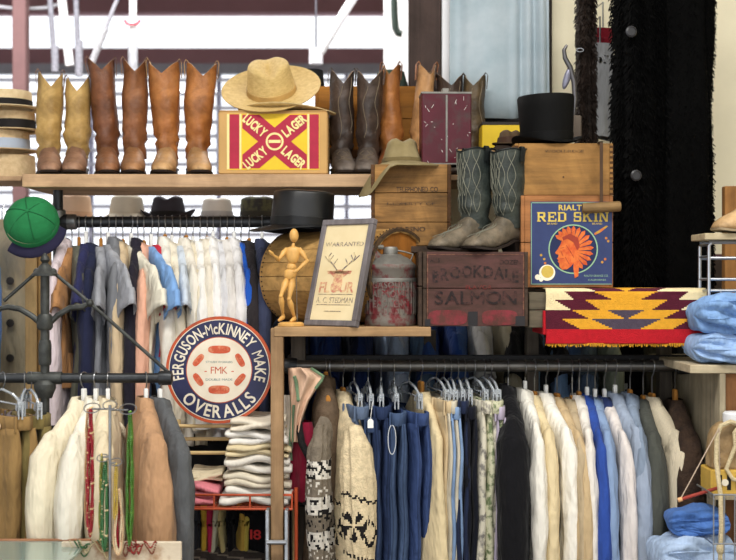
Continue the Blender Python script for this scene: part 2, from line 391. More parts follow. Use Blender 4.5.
def hanger(label, loc, rz, hr, kind='wood', group=None, w=.19, rr=.018):
    r = thing('hanger', label, 'hanger', loc, rz, group=group)
    hook = [(0, 0, .012), (0, 0, hr-rr-.018), (.012, 0, hr-rr-.004)]+[((rr+.003)*math.cos(a), 0, hr+(rr+.003)*math.sin(a)) for a in [lerp(-.6, PI+.35, i/12) for i in range(13)]]
    MB().tube(hook, .0022, 6).build('hook', STEEL, r)
    if kind == 'wood':
        rg = []
        for i in range(17):
            x = lerp(-w*.55, w*.55, i/16); z = -.016-.062*(abs(x)/w)**1.1; hh = .010-.003*abs(x)/w; y = .012*(abs(x)/w)**2
            rg.append([(x, y+.008*math.cos(2*PI*k/8), z+hh*math.sin(2*PI*k/8)) for k in range(8)])
        MB().loft(rg, True, True, True).build('arms', HANGW, r, sm=60)
        MB().box(-.02, .02, -.0065, .0065, -.026, .036).build('neck', HANGW, r, bevel=.004)
    elif kind == 'white':
        MB().tube([(-w*.75, 0, -.085), (-w*.4, 0, -.048), (0, 0, .0), (w*.4, 0, -.048), (w*.75, 0, -.085)], .0045, 8).tube([(-w*.75, 0, -.087), (w*.75, 0, -.087)], .004, 8).build('arms', WHITEP, r)
        MB().box(-.008, .008, -.006, .006, 0, .05).build('neck', WHITEP, r, bevel=.002)
    elif kind == 'wire':
        MB().tube([(-w*.75, 0, -.08), (0, 0, .01), (w*.75, 0, -.08), (-w*.75, 0, -.08)], .002, 6).build('arms', STEEL, r)
    elif kind == 'clip':
        MB().tube([(-w*.8, 0, -.022), (-w*.4, 0, .004), (0, 0, .014), (w*.4, 0, .004), (w*.8, 0, -.022)], .0042, 8).tube([(-w*.8, 0, -.024), (w*.8, 0, -.024)], .003, 8).build('arms', CLEARP, r); w = w*1
        for x in (-w*.72, w*.72):
            c = MB().box(x-.016, x+.016, -.007, -.003, -.062, -.012).box(x-.016, x+.016, .003, .008, -.062, -.012).box(x-.011, x+.011, -.0065, .0065, -.036, -.028)
            c.build('clip', CLEARP, r, bevel=.0015)
            MB().tube([(x-.011, -.010, -.02), (x-.011, -.012, -.036), (x+.011, -.012, -.036), (x+.011, -.010, -.02)], .0022, 6).build('clip_spring', STEEL, r)
    return r
def trousers(name, label, loc, rz, mat, L=.9, w=.19, b=.017, seed=0, group=None, cat='trousers', seam=None, drop=.05):
    """trousers hung by the waistband; two legs side by side"""
    rnd = random.Random(seed); r = thing(name, label, cat, loc, rz, group=group); N = 28; p1, p2 = rnd.uniform(0, 6), rnd.uniform(0, 6)
    for s in (-1, 1):
        rg = []
        for i in range(30):
            t = i/29; z = -drop-.035-t*(L-.035); a = interp([(0, w*.97), (.2, w*1.05), (.32, w*.98), (1, w*.68)], t); bb = b*interp([(0, .75), (.15, 1.15), (1, 1.35)], t)
            out = []
            for k in range(N):
                th = 2*PI*k/N; c, q = math.cos(th), math.sin(th); u = a*math.copysign(abs(c)**.7, c); v = s*b*.95+bb*math.copysign(abs(q)**.75, q)
                v += .006*(.2+t)*math.sin(u*24+p1+t*3)+.003*math.sin(t*22+p2+u*9); out.append((u+.006*math.sin(t*5+p1), v, z))
            rg.append(out)
        MB().loft(rg, True, True, True).build('leg', mat, r, sm=180)
        if seam is not None:
            MB().tube([Vector(rg[i][0])+Vector((.0008, 0, 0)) for i in range(30)], .0016, 5).tube([Vector(rg[i][N//2])-Vector((.0008, 0, 0)) for i in range(30)], .0016, 5).build('seam', seam, r)
    MB().loft([[((w+dx)*math.copysign(abs(math.cos(2*PI*k/24))**.6, math.cos(2*PI*k/24)), (1.75*b+dx)*math.sin(2*PI*k/24), -drop+z) for k in range(24)] for z, dx in ((-.04, .002), (-.036, .005), (-.002, .005), (.0, .002), (-.0, -.006), (-.03, -.006))]).build('waistband', mat, r, sm=60)
    for x in (w*.96, -w*.96, w*.45, -w*.45):
        sy = -1
        MB().box(x-.006, x+.006, -2.1*b*(1-abs(x/w)**4)**.5-.010, -2.1*b*(1-abs(x/w)**4)**.5-.004, -drop-.045, -drop+.002).build('belt_loop', mat, r, bevel=.001)
    if seam is not None:
        for q in (1, -1):
            MB().box(-w*.75, -w*.1, q*(2*b+.008), q*(2*b+.0095), -drop-.26, -drop-.09).build('back_pocket', mat, r, bevel=.0006)
    return r
def drape_box(rows, n0, n1): pass
def folded(name, label, loc, rz, w, d, h, mat, seed=0, cat='clothing', group=None, lump=1.):
    """a softly folded garment: layered rounded slab with visible fold at the front"""
    rnd = random.Random(seed); r = thing(name, label, cat, loc, rz, group=group); nl = max(2, int(round(h/.022))); hz = h/nl
    for l in range(nl):
        p = [rnd.uniform(0, 6) for _ in range(4)]; rg = []; ww = w*rnd.uniform(.94, 1.0); ox = rnd.uniform(-.008, .008)*lump
        for i in range(25):
            x = lerp(-ww/2, ww/2, i/24); e = 1-abs(2*i/24-1)**10*.3; out = []
            for k in range(16):
                th = 2*PI*k/16; c, s_ = math.cos(th), math.sin(th)
                y = d/2*math.copysign(abs(c)**.35, c)+.006*lump*math.sin(x*28+p[0]); z = hz*.66*e*math.copysign(abs(s_)**.7, s_)
                z += hz*l+hz*.5+lump*.0045*math.sin(x*22+p[1]+y*9)+lump*.0035*math.sin(x*47+p[2]+l)
                out.append((x+ox, y+rnd.uniform(-.001, .001), max(z, .0005)))
            rg.append(out)
        MB().loft(rg, True, True, True).build('fold', mat, r, sm=180)
    return r
def strands(mb, pts, nrm, L, w, rnd, droop=.6):
    pass
# ---------------------------------------------------------------- the room
CREAM = M((232, 224, 196), rough=.9, var=.05, scale=3, bump=.08, bscale=60, name='plaster')
BROWN = M((158, 118, 124), rough=.8, var=.08, scale=2, name='brown_paint')
WHITEWALL = M((236, 236, 238), rough=.8, var=.02, scale=2, name='white_paint')
struct(MB().box(-5, 4, -6, 8.2, -.1, 0).build('floor', M((120, 112, 104), rough=.5, var=.12, scale=2, name='concrete')))
struct(MB().box(-5, 4, -6, 8.2, 4.75, 4.85).build('ceiling', M((205, 200, 196), rough=.9, var=.04, scale=2)))
struct(MB().box(-5.1, -5, -6, 8.2, 0, 4.75).build('wall_left', WHITEWALL))
struct(MB().box(4, 4.1, -6, 8.2, 0, 4.75).build('wall_side', CREAM))
zb = lambda y: ZC-(y-280)*12/F
wb = MB()
wb.box(-5, 4, 8, 8.2, zb(12), 4.75).box(-5, 4, 8, 8.2, zb(68), zb(48)).box(-5, 4, 8, 8.2, 0, 1.5)
wb.box(2.2, 4, 8, 8.2, zb(48), zb(12)).box(2.2, 4, 8, 8.2, 1.5, zb(68))
struct(wb.build('wall_back', BROWN, sm=0))
struct(MB().box(-5, 2.2, 7.86, 8.0, zb(75), zb(66)).build('trim_1', M((150, 150, 160), var=.05, rough=.6), sm=0))
GLASS = M((250, 252, 255), rough=.0, var=0, trans=1., spec=.2, name='glass')
for n, (z0, z1) in enumerate(((zb(48), zb(12)), (1.5, zb(68)))):
    w = bpy.data.objects.new('window_%d' % (n+1), None); C.objects.link(w); w.location = (-1.4, 8.05, z0); struct(w)
    hh = z1-z0
    for i in range(6):
        x0 = -3.6+i*1.2; MB().box(x0, x0+1.2, .06, .064, 0, hh).build('pane', GLASS, w, sm=0)
        if n: MB().box(x0-.02, x0+.02, .03, .1, 0, hh).build('mullion', M((170, 168, 185), var=.03), w, sm=0)
    if n:
        sl = MB().cbox((0, 0, 0), 7.2, .05, .034, Matrix.Rotation(.15, 3, 'X')); first = None
        for k in range(int(hh/.13)):
            if first is None: first = sl.build('blind_slat', M((222, 224, 242), rough=.6, var=.03), w, sm=0); o = first
            else: o = first.copy(); C.objects.link(o)
            o.location = (0, -.12, .05+k*.13)
# partition on the right with cream wall, white jamb and dark post
PY = .95
x441 = W(441, 0, PY).x
struct(MB().box(x441, 4, PY, PY+.1, 1.75, 4.75).build('wall_right', CREAM, sm=0))
DARKW = wood((62, 48, 38), .6, 2, 3)
tp = bpy.data.objects.new('dark_backdrop', None); C.objects.link(tp); struct(tp)  # added dark backdrop, stands in for the shade between the hanging clothes
first = None
for k in range(13):
    x0 = x441-.75+k*.17
    MB().box(x0, x0+.167, PY, PY+.03, 0, 1.74).build('backdrop_board', DARKW, tp, bevel=.002)
struct(MB().box(W(409, 0, PY).x, x441-.001, PY-.04, PY+.1, 0, 4.75).build('door_post', wood((70, 55, 50), .75, 2, 4), bevel=.004))
struct(MB().box(x441+.001, W(450, 0, PY).x, PY-.03, PY-.001, 1.76, 4.75).build('trim_2', WHITEWALL, bevel=.003))
struct(MB().box(W(546, 0, PY).x, W(551, 0, PY).x, PY-.03, PY-.001, 1.76, 4.75).build('trim_3', wood((60, 52, 46), .7, 2), bevel=.003))
struct(MB().box(W(384, 0, 3.2).x, W(411, 0, 3.2).x, 3.2, 3.4, 0, 4.75).build('column_white', WHITEWALL, bevel=.01))
struct(MB().box(W(12, 0, 4).x, W(25.5, 0, 4).x, 4, 4.1, 0, 4.75).build('column_brown', M((132, 100, 100), var=.06, rough=.7), bevel=.006))
struct(MB().box(-5, x441, 2.9, 2.98, 0, 1.42).build('low_backdrop', M((74, 66, 64), var=.1, rough=.85), sm=0))  # added dark sheet standing in for the gloom behind the racks
# things hung from the roof at the back
def rod(name, label, cat, a, b, Y, r, mat, group=None):
    A, B = W(*a, Y), W(*b, Y); t = thing(name, label, cat, B, group=group)
    d = A-B; u = d/d.z*(4.75-B.z) if abs(d.z) > 1e-6 else d
    MB().tube([(0, 0, 0), u], r, 10).build('rod', mat, t)
    return t, u
t, u = rod('chain_rod', 'thin grey hanging rod before the strip window beside the brown column', 'rod', (50, 0), (55, 72), 4, .016, M((140, 140, 150), var=.2, scale=40)); MB().lathe([(.022, 0), (.022, .16)], 10).build('sleeve', M((150, 150, 160), var=.3, scale=60), t)
t, u = rod('chain_rod', 'thin grey hanging rod beside the broad white strip', 'rod', (76, 0), (79, 76), 4, .016, M((140, 140, 150), var=.2, scale=40)); MB().lathe([(.024, 0), (.024, .22)], 10).build('sleeve', M((150, 150, 160), var=.3, scale=60), t)
t, u = rod('brace_rod', 'slanted thin grey rod above the dark brown boots', 'rod', (117, 0), (92, 62), 3.6, .012, M((150, 150, 158), var=.2, scale=40)); MB().tube([(0, 0, 0), (u*.11)], .02, 10).build('sleeve', M((170, 170, 175), var=.3, scale=60), t)
t = thing('light_strip', 'broad white hanging light strip crossing the window above the tan boots', 'light fixture', W(70, 66, 4))
A = W(62, 0, 4)-W(70, 66, 4); A = A/A.z*(4.75-W(70, 66, 4).z)
MB().bar((0, 0, 0), A, S(8, 4), .03).build('housing', M((248, 248, 250), rough=.4, var=0), t, bevel=.004)
MB().cbox((.0, .02, .53), S(34, 4), .05, S(24, 4)).build('bracket', M((244, 244, 248), rough=.4, var=0), t, bevel=.006)
t = thing('light_tube', 'white vertical lamp tube with a red clip and grey base above the boots', 'light fixture', W(133, 62, 3.6))
hh = 4.75-W(133, 62, 3.6).z
MB().lathe([(.018, S(20, 3.6)), (.022, S(22, 3.6)), (.022, hh)], 12).build('tube', M((250, 250, 252), rough=.3, var=0), t)
MB().lathe([(.028, -.06), (.028, S(17, 3.6)), (.02, S(21, 3.6))], 12).build('base', M((168, 170, 176), rough=.5, var=.2, scale=30), t)
MB().tube([(-.045, -.02, S(41, 3.6)), (-.03, -.03, S(37, 3.6)), (0, -.035, S(36, 3.6)), (.03, -.03, S(37, 3.6)), (.045, -.02, S(41, 3.6))], .007, 8).build('clip', M((200, 50, 70), var=.05), t)
t, u = rod('brace_pipe', 'slanted white pipe beside the white column above the black hat', 'pipe', (352, 0), (316, 59), 3.4, .026, M((246, 246, 250), rough=.4, var=0)); MB().lathe([(.04, -.03), (.04, .06)], 10).build('end_fitting', M((225, 225, 232), rough=.4), t)
t, u = rod('hanging_wire', 'thin dark wire hanging in front of the strip window above the black hat', 'wire', (316, 0), (316, 52), 3.5, .006, M((90, 88, 96)))
t = thing('roof_wire', 'pale cable strung level across the strip window', 'cable', W(62, 4, 4.2))
MB().tube([W(-10, 6, 4.2)-W(62, 4, 4.2), W(20, 9, 4.2)-W(62, 4, 4.2), W(45, 8, 4.2)-W(62, 4, 4.2), (0, 0, 0)], .012, 8).build('cable', M((220, 220, 228)), t)
t = thing('green_hook_pipe', 'dark green hooked pipe hanging by the white column', 'pipe', W(402, 34, 2.9))
MB().tube([(0, 0, 0), W(398, 33, 2.9)-W(402, 34, 2.9), W(395.5, 28, 2.9)-W(402, 34, 2.9), W(394.5, 15, 2.9)-W(402, 34, 2.9), W(394, 0, 2.9)-W(402, 34, 2.9), W(394, -40, 2.9)-W(402, 34, 2.9)], .019, 10).build('pipe', M((70, 84, 78), rough=.5), t)
# ceiling lamp bodies for the lamps above the frame
for (x, y) in ((.2, -1.9), (-1.2, 2.8)):
    MB().box(-1.85, 1.85, -.32, .32, .03, .12).build('ceiling_light', WHITEP, tag(place(bpy.data.objects.new('ceiling_light_fixture', None), (x, y, 4.2)), 'long white ceiling light fixture %s' % ('above the shop aisle' if y < 0 else 'above the back of the shop'), 'light fixture'), bevel=.01)
for o in bpy.data.objects:
    if o.name.startswith('ceiling_light_fixture') and o.name not in C.objects: C.objects.link(o)

# ---------------------------------------------------------------- shelves, rails, stands
SHELFW = wood((205, 170, 132), .82, 0, 4)
UY = .5
def plank(name, label, px0, px1, pyt, Y0, depth, th, mat, parts=1, cat='shelf'):
    a, b = W(px0, pyt, Y0), W(px1, pyt, Y0); t = thing(name, label, cat, ((a.x+b.x)/2, Y0, a.z-th)); w = b.x-a.x
    for k in range(parts):
        MB().box(-w/2, w/2, depth*k/parts+.001, depth*(k+1)/parts-.001, 0, th).build('board', mat, t, bevel=.002)
    return t
plank('boot_shelf', 'pale wooden shelf board carrying the row of cowboy boots', 22, 446, 174, UY, .46, S(13, UY), SHELFW, 2)
plank('hat_shelf', 'short pale shelf board under the stack of straw boaters', -30, 21, 176, UY+.2, .3, S(5, UY), SHELFW)
plank('hat_ledge', 'narrow wooden ledge under the felt hats behind the pipe rail', 20, 330, 218, 1.25, .26, .02, wood((214, 190, 165), .85, 0))
lowshelf = plank('display_shelf', 'worn wooden shelf plank under the gas can and salmon crate', 274, 431, 327, 0, .66, S(9.5, 0), wood((186, 150, 108), .72, 0, 4), 3)
# shelf frame
fr = thing('shelving_stand', 'wooden upright frame holding up the display shelf', 'frame', (W(277, 0, 0).x, .0, 0))
zt = W(0, 337, 0).z-.001; ox = W(277, 0, 0).x
POSTW = wood((176, 142, 104), .75, 2, 4); GREYW = wood((92, 84, 74), .6, 2, 5)
MB().box(-S(6.5, 0), S(6, 0), .004, .05, 0, zt+S(9, 0)).build('front_post', POSTW, fr, bevel=.002)
MB().box(W(291, 0, .2).x-ox, W(305, 0, .2).x-ox, .2, .245, 0, zt).build('inner_post', GREYW, fr, bevel=.002)
MB().box(W(424, 0, .55).x-ox, W(436, 0, .55).x-ox, .55, .6, 0, zt).build('back_post', GREYW, fr, bevel=.002)
# galvanised bracket clasping the front post
br = thing('post_bracket', 'galvanised steel bracket clasping the wooden shelf post', 'bracket', W(277, 560, -.01))
z1 = S(50, 0); zz0 = -.25
for sx in (-1, 1): MB().box(sx*S(9.5, 0)-.006, sx*S(9.5, 0)+.006, -.015, .04, zz0, z1).build('side_plate', metal((178, 184, 190), .35), br, bevel=.002)
MB().tube([(-S(9.5, 0), -.02, z1-S(31, 0)), (S(9.5, 0), -.02, z1-S(31, 0))], .008, 10).build('cross_bolt', STEEL, br)
MB().tube([(-S(9.5, 0), -.012, z1-S(75, 0)), (S(9.5, 0), -.012, z1-S(75, 0))], .008, 10).build('cross_bolt', STEEL, br)
def rail(label, px0, px1, py, Y, r, mat, ends=True):
    a, b = W(px0, py, Y), W(px1, py, Y); t = thing('clothes_rail', label, 'rail', ((a.x+b.x)/2, Y, a.z)); h = (b.x-a.x)/2
    MB().tube([(-h, 0, 0), (h, 0, 0)], r, 16).build('pipe', mat, t)
    if ends:
        for s in (-1, 1): MB().lathe([(r*1.35, -.02), (r*1.45, -.012), (r*1.45, .012), (r*1.35, .02)], 16, (s*(h-.02), 0, 0), Matrix.Rotation(PI/2, 3, 'Y')).build('end_fitting', DARKPIPE, t)
    return t
RR = .0185
r1 = rail('dark metal clothes rail under the display shelf and blanket', 285, 690, 366, .2, RR, M((92, 90, 86), metal=.8, rough=.36, var=.2, scale=16, name='pipe'))
b_ = thing('rail_bar', 'dark flat steel bar running above the lower clothes rail', 'bar', W(484, 358.5, .27)); MB().box(-S(196, .27), S(206, .27), -.01, .01, -.012, .012).build('bar', M((24, 24, 26), rough=.6, var=.1), b_, bevel=.002)
RL = (0.66, 222)
r2 = rail('dark pipe clothes rail below the boot shelf', 58, 330, 222, RL[0], .02, DARKPIPE)
r3 = rail('dark pipe clothes rail crossing the ornate iron pole', -40, 172, 378, -.1, .015, DARKPIPE)
# upper-rail standpipe
sp = thing('stand_pipe', 'plain dark standpipe behind the ornate pole carrying the upper rail', 'pole', (W(58, 0, .66).x, .66, 0))
zr = W(0, 222, .66).z
MB().tube([(0, 0, 0), (0, 0, W(0, 188, .66).z-.001)], .018, 14).build('pipe', DARKPIPE, sp)
MB().lathe([(.024, zr-.045), (.028, zr-.04), (.028, zr+.04), (.024, zr+.045)], 16).build('tee_collar', metal((120, 122, 122), .4), sp)
MB().lathe([(.024, 0), (.028, .005), (.028, .05), (.022, .055)], 16, (.015, 0, zr), Matrix.Rotation(PI/2, 3, 'Y')).build('tee_branch', metal((130, 132, 132), .4), sp)
# ornate pole
op = thing('ornate_pole', 'ornate cast iron pole with finial, hinged curved arms and rail tee', 'pole', (W(45, 0, -.1).x, -.1, 0))
def pz(y): return W(0, y, -.1).z
def pp(x, y, dy=0.): return (W(x, 0, -.1).x-W(45, 0, -.1).x, dy, pz(y))
MB().tube([(0, 0, 0), (0, 0, pz(275))], .0135, 14).build('pipe', IRON, op)
k = S(1, -.1)
MB().lathe([(13*k, pz(276)), (13*k, pz(274)), (10*k, pz(271)), (7*k, pz(268)), (5*k, pz(265))], 24).build('dome_cap', IRON, op)
MB().lathe([(5*k, pz(265)), (3*k, pz(263)), (5*k, pz(260)), (4*k, pz(257)), (1*k, pz(253))], 14).build('finial', IRON, op)
MB().lathe([(6*k, pz(330)), (8*k, pz(327)), (8*k, pz(318)), (6*k, pz(314))], 20).build('arm_collar', IRON, op)
MB().lathe([(5.6*k, pz(365)), (6.4*k, pz(362)), (6.4*k, pz(345)), (5.4*k, pz(340))], 20).build('sleeve', IRON, op)
MB().lathe([(7*k, pz(398)), (8.5*k, pz(394)), (11*k, pz(388)), (11*k, pz(384)), (8*k, pz(380))], 24).build('tee_flange', IRON, op)
MB().tube([pp(28, 378), pp(62, 378)], .019, 16).build('tee_sleeve', IRON, op)
for i, (pts_s, pts_c) in enumerate((([pp(37, 272), pp(4, 301)], [pp(40, 323), pp(32, 316), pp(20, 309), pp(8, 307), pp(-2, 309)]), ([pp(53, 272), pp(90, 303)], [pp(50, 323), pp(58, 315), pp(70, 308), pp(82, 307), pp(90, 303)]))):
    a = MB().tube(pts_s, .0055, 10).build('strut', IRON, op)
    MB().tube(pts_c, [.0085, .009, .009, .0085, .007], 10).build('curved_arm', IRON, op)
    MB().ell(pts_c[-1], .012, .012, .012).build('hinge_knuckle', IRON, op)
    MB().ell(pts_s[0], .012, .012, .012).build('hinge_knuckle', IRON, op)
MB().tube([pp(90, 303), pp(168, 374, .03)], .0055, 10).build('long_strut', IRON, op)
# pale timber post behind the far-left coat and second dark stud
pt = thing('timber_post', 'pale upright timber post behind the green cap', 'post', (W(38, 0, 1.0).x, 1.0, 0))
MB().box(-S(13, 1), -S(1, 1), 0, .05, 0, W(0, 246, 1.).z).build('stud', wood((214, 178, 120), .85, 2), pt, bevel=.002)
MB().box(-S(1, 1)+.002, S(10, 1), .01, .06, 0, W(0, 246, 1.).z).build('stud', wood((196, 156, 96), .85, 2), pt, bevel=.002)
# ---------------------------------------------------------------- goods on the boot shelf
BY = .72                       # depth of the boots' ankles
zs_ = W(0, 174, UY).z+.0007
def bx(px): return W(px, 0, BY-.06).x
boot0 = boot
def boot(name, label, loc, rz, *a, **k): return boot0(name, label, loc, rz-loc[0]/(D+loc[1])*(.8 if name == 'cowboy_boot' else 0), *a, **k)
TAN = leather((176, 140, 78), (206, 172, 108), .6); TANV = leather((138, 100, 78), (170, 132, 104), .6)
BRN = leather((104, 60, 36), (142, 90, 56), .5); BRNV = leather((128, 84, 56), (160, 112, 78), .5)
MBR = leather((128, 78, 46), (156, 104, 64), .5); MBRV = leather((150, 104, 66), (178, 132, 90), .5)
CAR = leather((160, 98, 48), (186, 124, 66), .5); CARV = leather((180, 136, 88), (206, 166, 116), .55)
def hpx(p): return W(0, p, BY).z-zs_
boot('cowboy_boot', 'taller pale tan cowboy boot with mauve brown foot, beside the straw boaters', (bx(45), BY, zs_), .06, hpx(70), TAN, TANV, .046, .058, .066, (.006, 0), seed=1, toe=.008)
boot('cowboy_boot', 'shorter pale tan cowboy boot with brown foot, next to dark brown boot', (bx(73), BY, zs_), -.05, hpx(76), TAN, TANV, .043, .055, .06, (.004, 0), seed=2, toe=.008)
boot('cowboy_boot', 'dark brown cowboy boot leaning towards the shorter tan boot', (bx(104), BY, zs_), .05, hpx(58), BRN, BRNV, .046, .06, .05, (-.022, 0), seed=3, toe=.004)
boot('cowboy_boot', 'reddish brown cowboy boot standing upright between dark brown and caramel boots', (bx(131), BY, zs_), 0, hpx(58), MBR, MBRV, .045, .058, .055, (.004, 0), seed=4, toe=.004)
boot('cowboy_boot', 'caramel cowboy boot with pale sueded foot, beside the reddish brown boot', (bx(164.5), BY, zs_), -.08, hpx(60), CAR, CARV, .056, .06, .055, (-.016, 0), seed=5, toe=.01)
boot('cowboy_boot', 'caramel cowboy boot with pale sueded foot, beside the lager carton', (bx(195), BY, zs_), .1, hpx(61), CAR, CARV, .056, .06, .06, (.018, 0), seed=6, toe=.01)
DK = leather((52, 40, 34), (84, 68, 58), .5); DKV = leather((74, 64, 58), (120, 108, 98), .6)
ST1 = M((128, 114, 94), var=.1, rough=.7)
boot('cowboy_boot', 'dark brown stitched cowboy boot beside the lager carton', (bx(341), BY+.02, zs_), .1, hpx(68), DK, DKV, .042, .058, .06, (.003, 0), seed=7, toe=.012, stitch=ST1)
boot('cowboy_boot', 'dark brown stitched cowboy boot beside the orange tan boot', (bx(368), BY, zs_), -.06, hpx(69), DK, DKV, .046, .06, .06, (.008, 0), seed=8, toe=.012, stitch=ST1)
boot('cowboy_boot', 'orange tan cowboy boot behind the olive felt hat', (bx(391), BY+.06, zs_), -.15, hpx(60), leather((150, 92, 42), (178, 116, 60)), leather((128, 72, 36), (160, 98, 56)), .034, .05, .05, (.0, 0), seed=9)
boot('cowboy_boot', 'light tan cowboy boot half hidden behind the maroon tin', (bx(424), BY+.06, zs_), .2, hpx(60), leather((180, 130, 80), (206, 160, 110)), leather((150, 96, 54)), .034, .05, .05, (.02, 0), seed=10)
boot('cowboy_boot', 'dark brown stitched boot behind the maroon tin', (bx(452), BY+.06, zs_), .1, hpx(71), DK, DKV, .045, .058, .05, (.0, 0), seed=11, stitch=ST1)
boot('cowboy_boot', 'dark olive brown boot behind the tall grey boots and tin', (bx(475), BY+.04, zs_), -.1, hpx(72), leather((66, 52, 34), (104, 86, 58)), DKV, .042, .058, .05, (.006, 0), seed=12, stitch=ST1)
MB().box(-.12, .22, 0, .44, 0, .02).build('board', SHELFW, thing('shelf_end_board', 'short shelf board behind the maroon tin and tall grey boots', 'shelf', (bx(455), UY+.02, zs_-.0215)), bevel=.002)
# lager carton
LX = W(272.5, 0, UY).x; lw = S(109, UY+.02); lh = S(63, UY+.02); ld = .27
CARD = M((196, 156, 98), rough=.85, var=.07, scale=6, bump=.05, name='cardboard'); LRED = M((170, 36, 62), rough=.6, var=.08, scale=20); LYEL = M((226, 190, 44), rough=.6, var=.06, scale=20); CREAMP = M((238, 220, 150), rough=.6, var=.05)
lb = thing('lager_carton', 'cardboard carton with a red cross and LUCKY LAGER lettering on yellow', 'carton', (LX, UY+.02, zs_))
MB().box(-lw/2, lw/2, 0, ld, 0, lh).build('body', CARD, lb, bevel=.004, bseg=2)
for s in (-1, 1): MB().box(-lw/2+.002, lw/2-.002, ld/2+s*ld/4-ld/4+.001, ld/2+s*ld/4+ld/4-.001, lh, lh+.003).build('top_flap', CARD, lb, sm=0)
def lx(p): return (p-272.5)/109*lw
def lz(p): return (175.5-p)/63*lh
pr = MB()
pr.box(lx(226.5), lx(319), -.0012, .0, lz(171), lz(115), 1)
for a, b in ((229, 239), (309, 318.5)): pr.box(lx(a), lx(b), -.0018, 0, lz(170), lz(115.5), 0)
for a, b in ((226.5, 229), (239, 241), (307, 309)): pr.box(lx(a), lx(b), -.0015, 0, lz(170.5), lz(115.2), 2)
x0, x1, z0_, z1_ = lx(242), lx(306.5), lz(169.5), lz(116)
def diag(sx, w, y, mi):
    ex = S(9, UY)
    pr.prism([(sx*p[0]+(x0+x1)/2, p[1]) for p in ((-(x1-x0)/2, z1_), (-(x1-x0)/2+w, z1_), ((x1-x0)/2, z0_+w*.8), ((x1-x0)/2, z0_), ((x1-x0)/2-w, z0_), (-(x1-x0)/2, z1_-w*.8))], -y, 0, mi)
diag(1, S(17, UY), .0022, 0); diag(-1, S(17, UY), .0023, 0)
pr.lathe([(S(9, UY), -.0), (S(9, UY), .003)], 24, ((x0+x1)/2, 0, (z0_+z1_)/2), Matrix.Rotation(PI/2, 3, 'X'), 2)
pr.lathe([(S(7, UY), -.0), (S(7, UY), .0034)], 24, ((x0+x1)/2, 0, (z0_+z1_)/2), Matrix.Rotation(PI/2, 3, 'X'), 0)
pr.box((x0+x1)/2-S(6, UY), (x0+x1)/2+S(6, UY), -.0038, -.003, (z0_+z1_)/2-S(1.5, UY), (z0_+z1_)/2+S(1.5, UY), 2)
pr.build('printed_panel', [LRED, LYEL, CREAMP], lb, sm=0)
def dtext(t, cx, cz, ang):
    m = MB(); text(m, t, 0, -S(4.6, UY), S(8.6, UY), -.0042, width=S(27, UY), bold=.045)
    R = Matrix.Rotation(ang, 4, 'Y'); m.xf(Matrix.Translation((cx, 0, cz))@R); m.build('lettering', CREAMP, lb, sm=0)
an = math.atan2(z1_-z0_, x1-x0)
mx, mz = (x0+x1)/2, (z0_+z1_)/2; qx, qz = (x1-x0)*.3, (z1_-z0_)*.3
dtext('LUCKY', mx-qx, mz+qz, an); dtext('LAGER', mx+qx, mz+qz, -an); dtext('LUCKY', mx-qx, mz-qz, -an); dtext('LAGER', mx+qx, mz-qz, an)
# straw hats on the carton
STRAW = M((196, 164, 100), rough=.8, col2=(222, 194, 132), lo=.3, hi=.7, scale=60, stretch=(1, 1, 3), bump=.5, bscale=220, name='straw'); STRAW2 = M((204, 180, 128), rough=.8, col2=(228, 206, 156), lo=.3, hi=.7, scale=60, bump=.5, bscale=220, name='straw'); BLK = M((26, 24, 24), rough=.8, var=.2); BROWNB = M((70, 48, 34), rough=.7, var=.2)
hz0 = zs_+lh+.004
hat('straw_cowboy_hat', 'pale straw hat underneath the tilted straw cowboy hat', (W(284, 0, UY).x, UY+.16, hz0+.014), .085, .105, .03, .8, .07, .012, .004, .0, 0, mc=STRAW2, mband=None, rot=(0.04, 0, 1.4))
hat('straw_cowboy_hat', 'golden straw cowboy hat tilted on top of the lager carton', (W(268, 0, UY).x, UY+.165, hz0+.088), .09, .105, .112, .84, .09, .014, -.012, .034, .2, mc=STRAW, mband=M((176, 142, 84), rough=.8, var=.15), band=.02, rot=(.56, -.16, .1))
# orange crate behind the dark boots, with two dark hats on it
oc = crate('orange_crate', 'orange stained wooden crate behind the dark cowboy boots', (W(368, 0, .9).x, .9, W(0, 150, .9).z), S(106, .9), .2, S(64, .9), wood((186, 126, 52), .72, 0, 5), nf=2, seed=5)
plank('crate_riser', 'plain board under the orange crate behind the dark boots', 300, 440, 150.2, .88, .24, .03, wood((120, 84, 50), .7, 0))
ot = W(0, 86, .9).z+.001
hat('felt_hat', 'black felt hat on the orange crate behind the straw hat', (W(309, 0, 1.).x, 1.0, ot+.001), .06, .07, S(20, 1.), .92, .03, .0, .0, .004, 0, dome=.006, mc=M((24, 26, 30), rough=.9, var=.1), mband=BLK)
hat('felt_hat', 'dark green felt hat on the orange crate behind the orange tan boot', (W(391, 0, 1.).x, 1.0, ot+.001), .068, .075, S(19, 1.), .78, .012, .0, .0, .0, 0, dome=.008, mc=M((60, 76, 64), rough=.9, var=.1), mband=M((50, 62, 54), rough=.9, var=.1))
for o_ in list(bpy.data.objects):
    pass
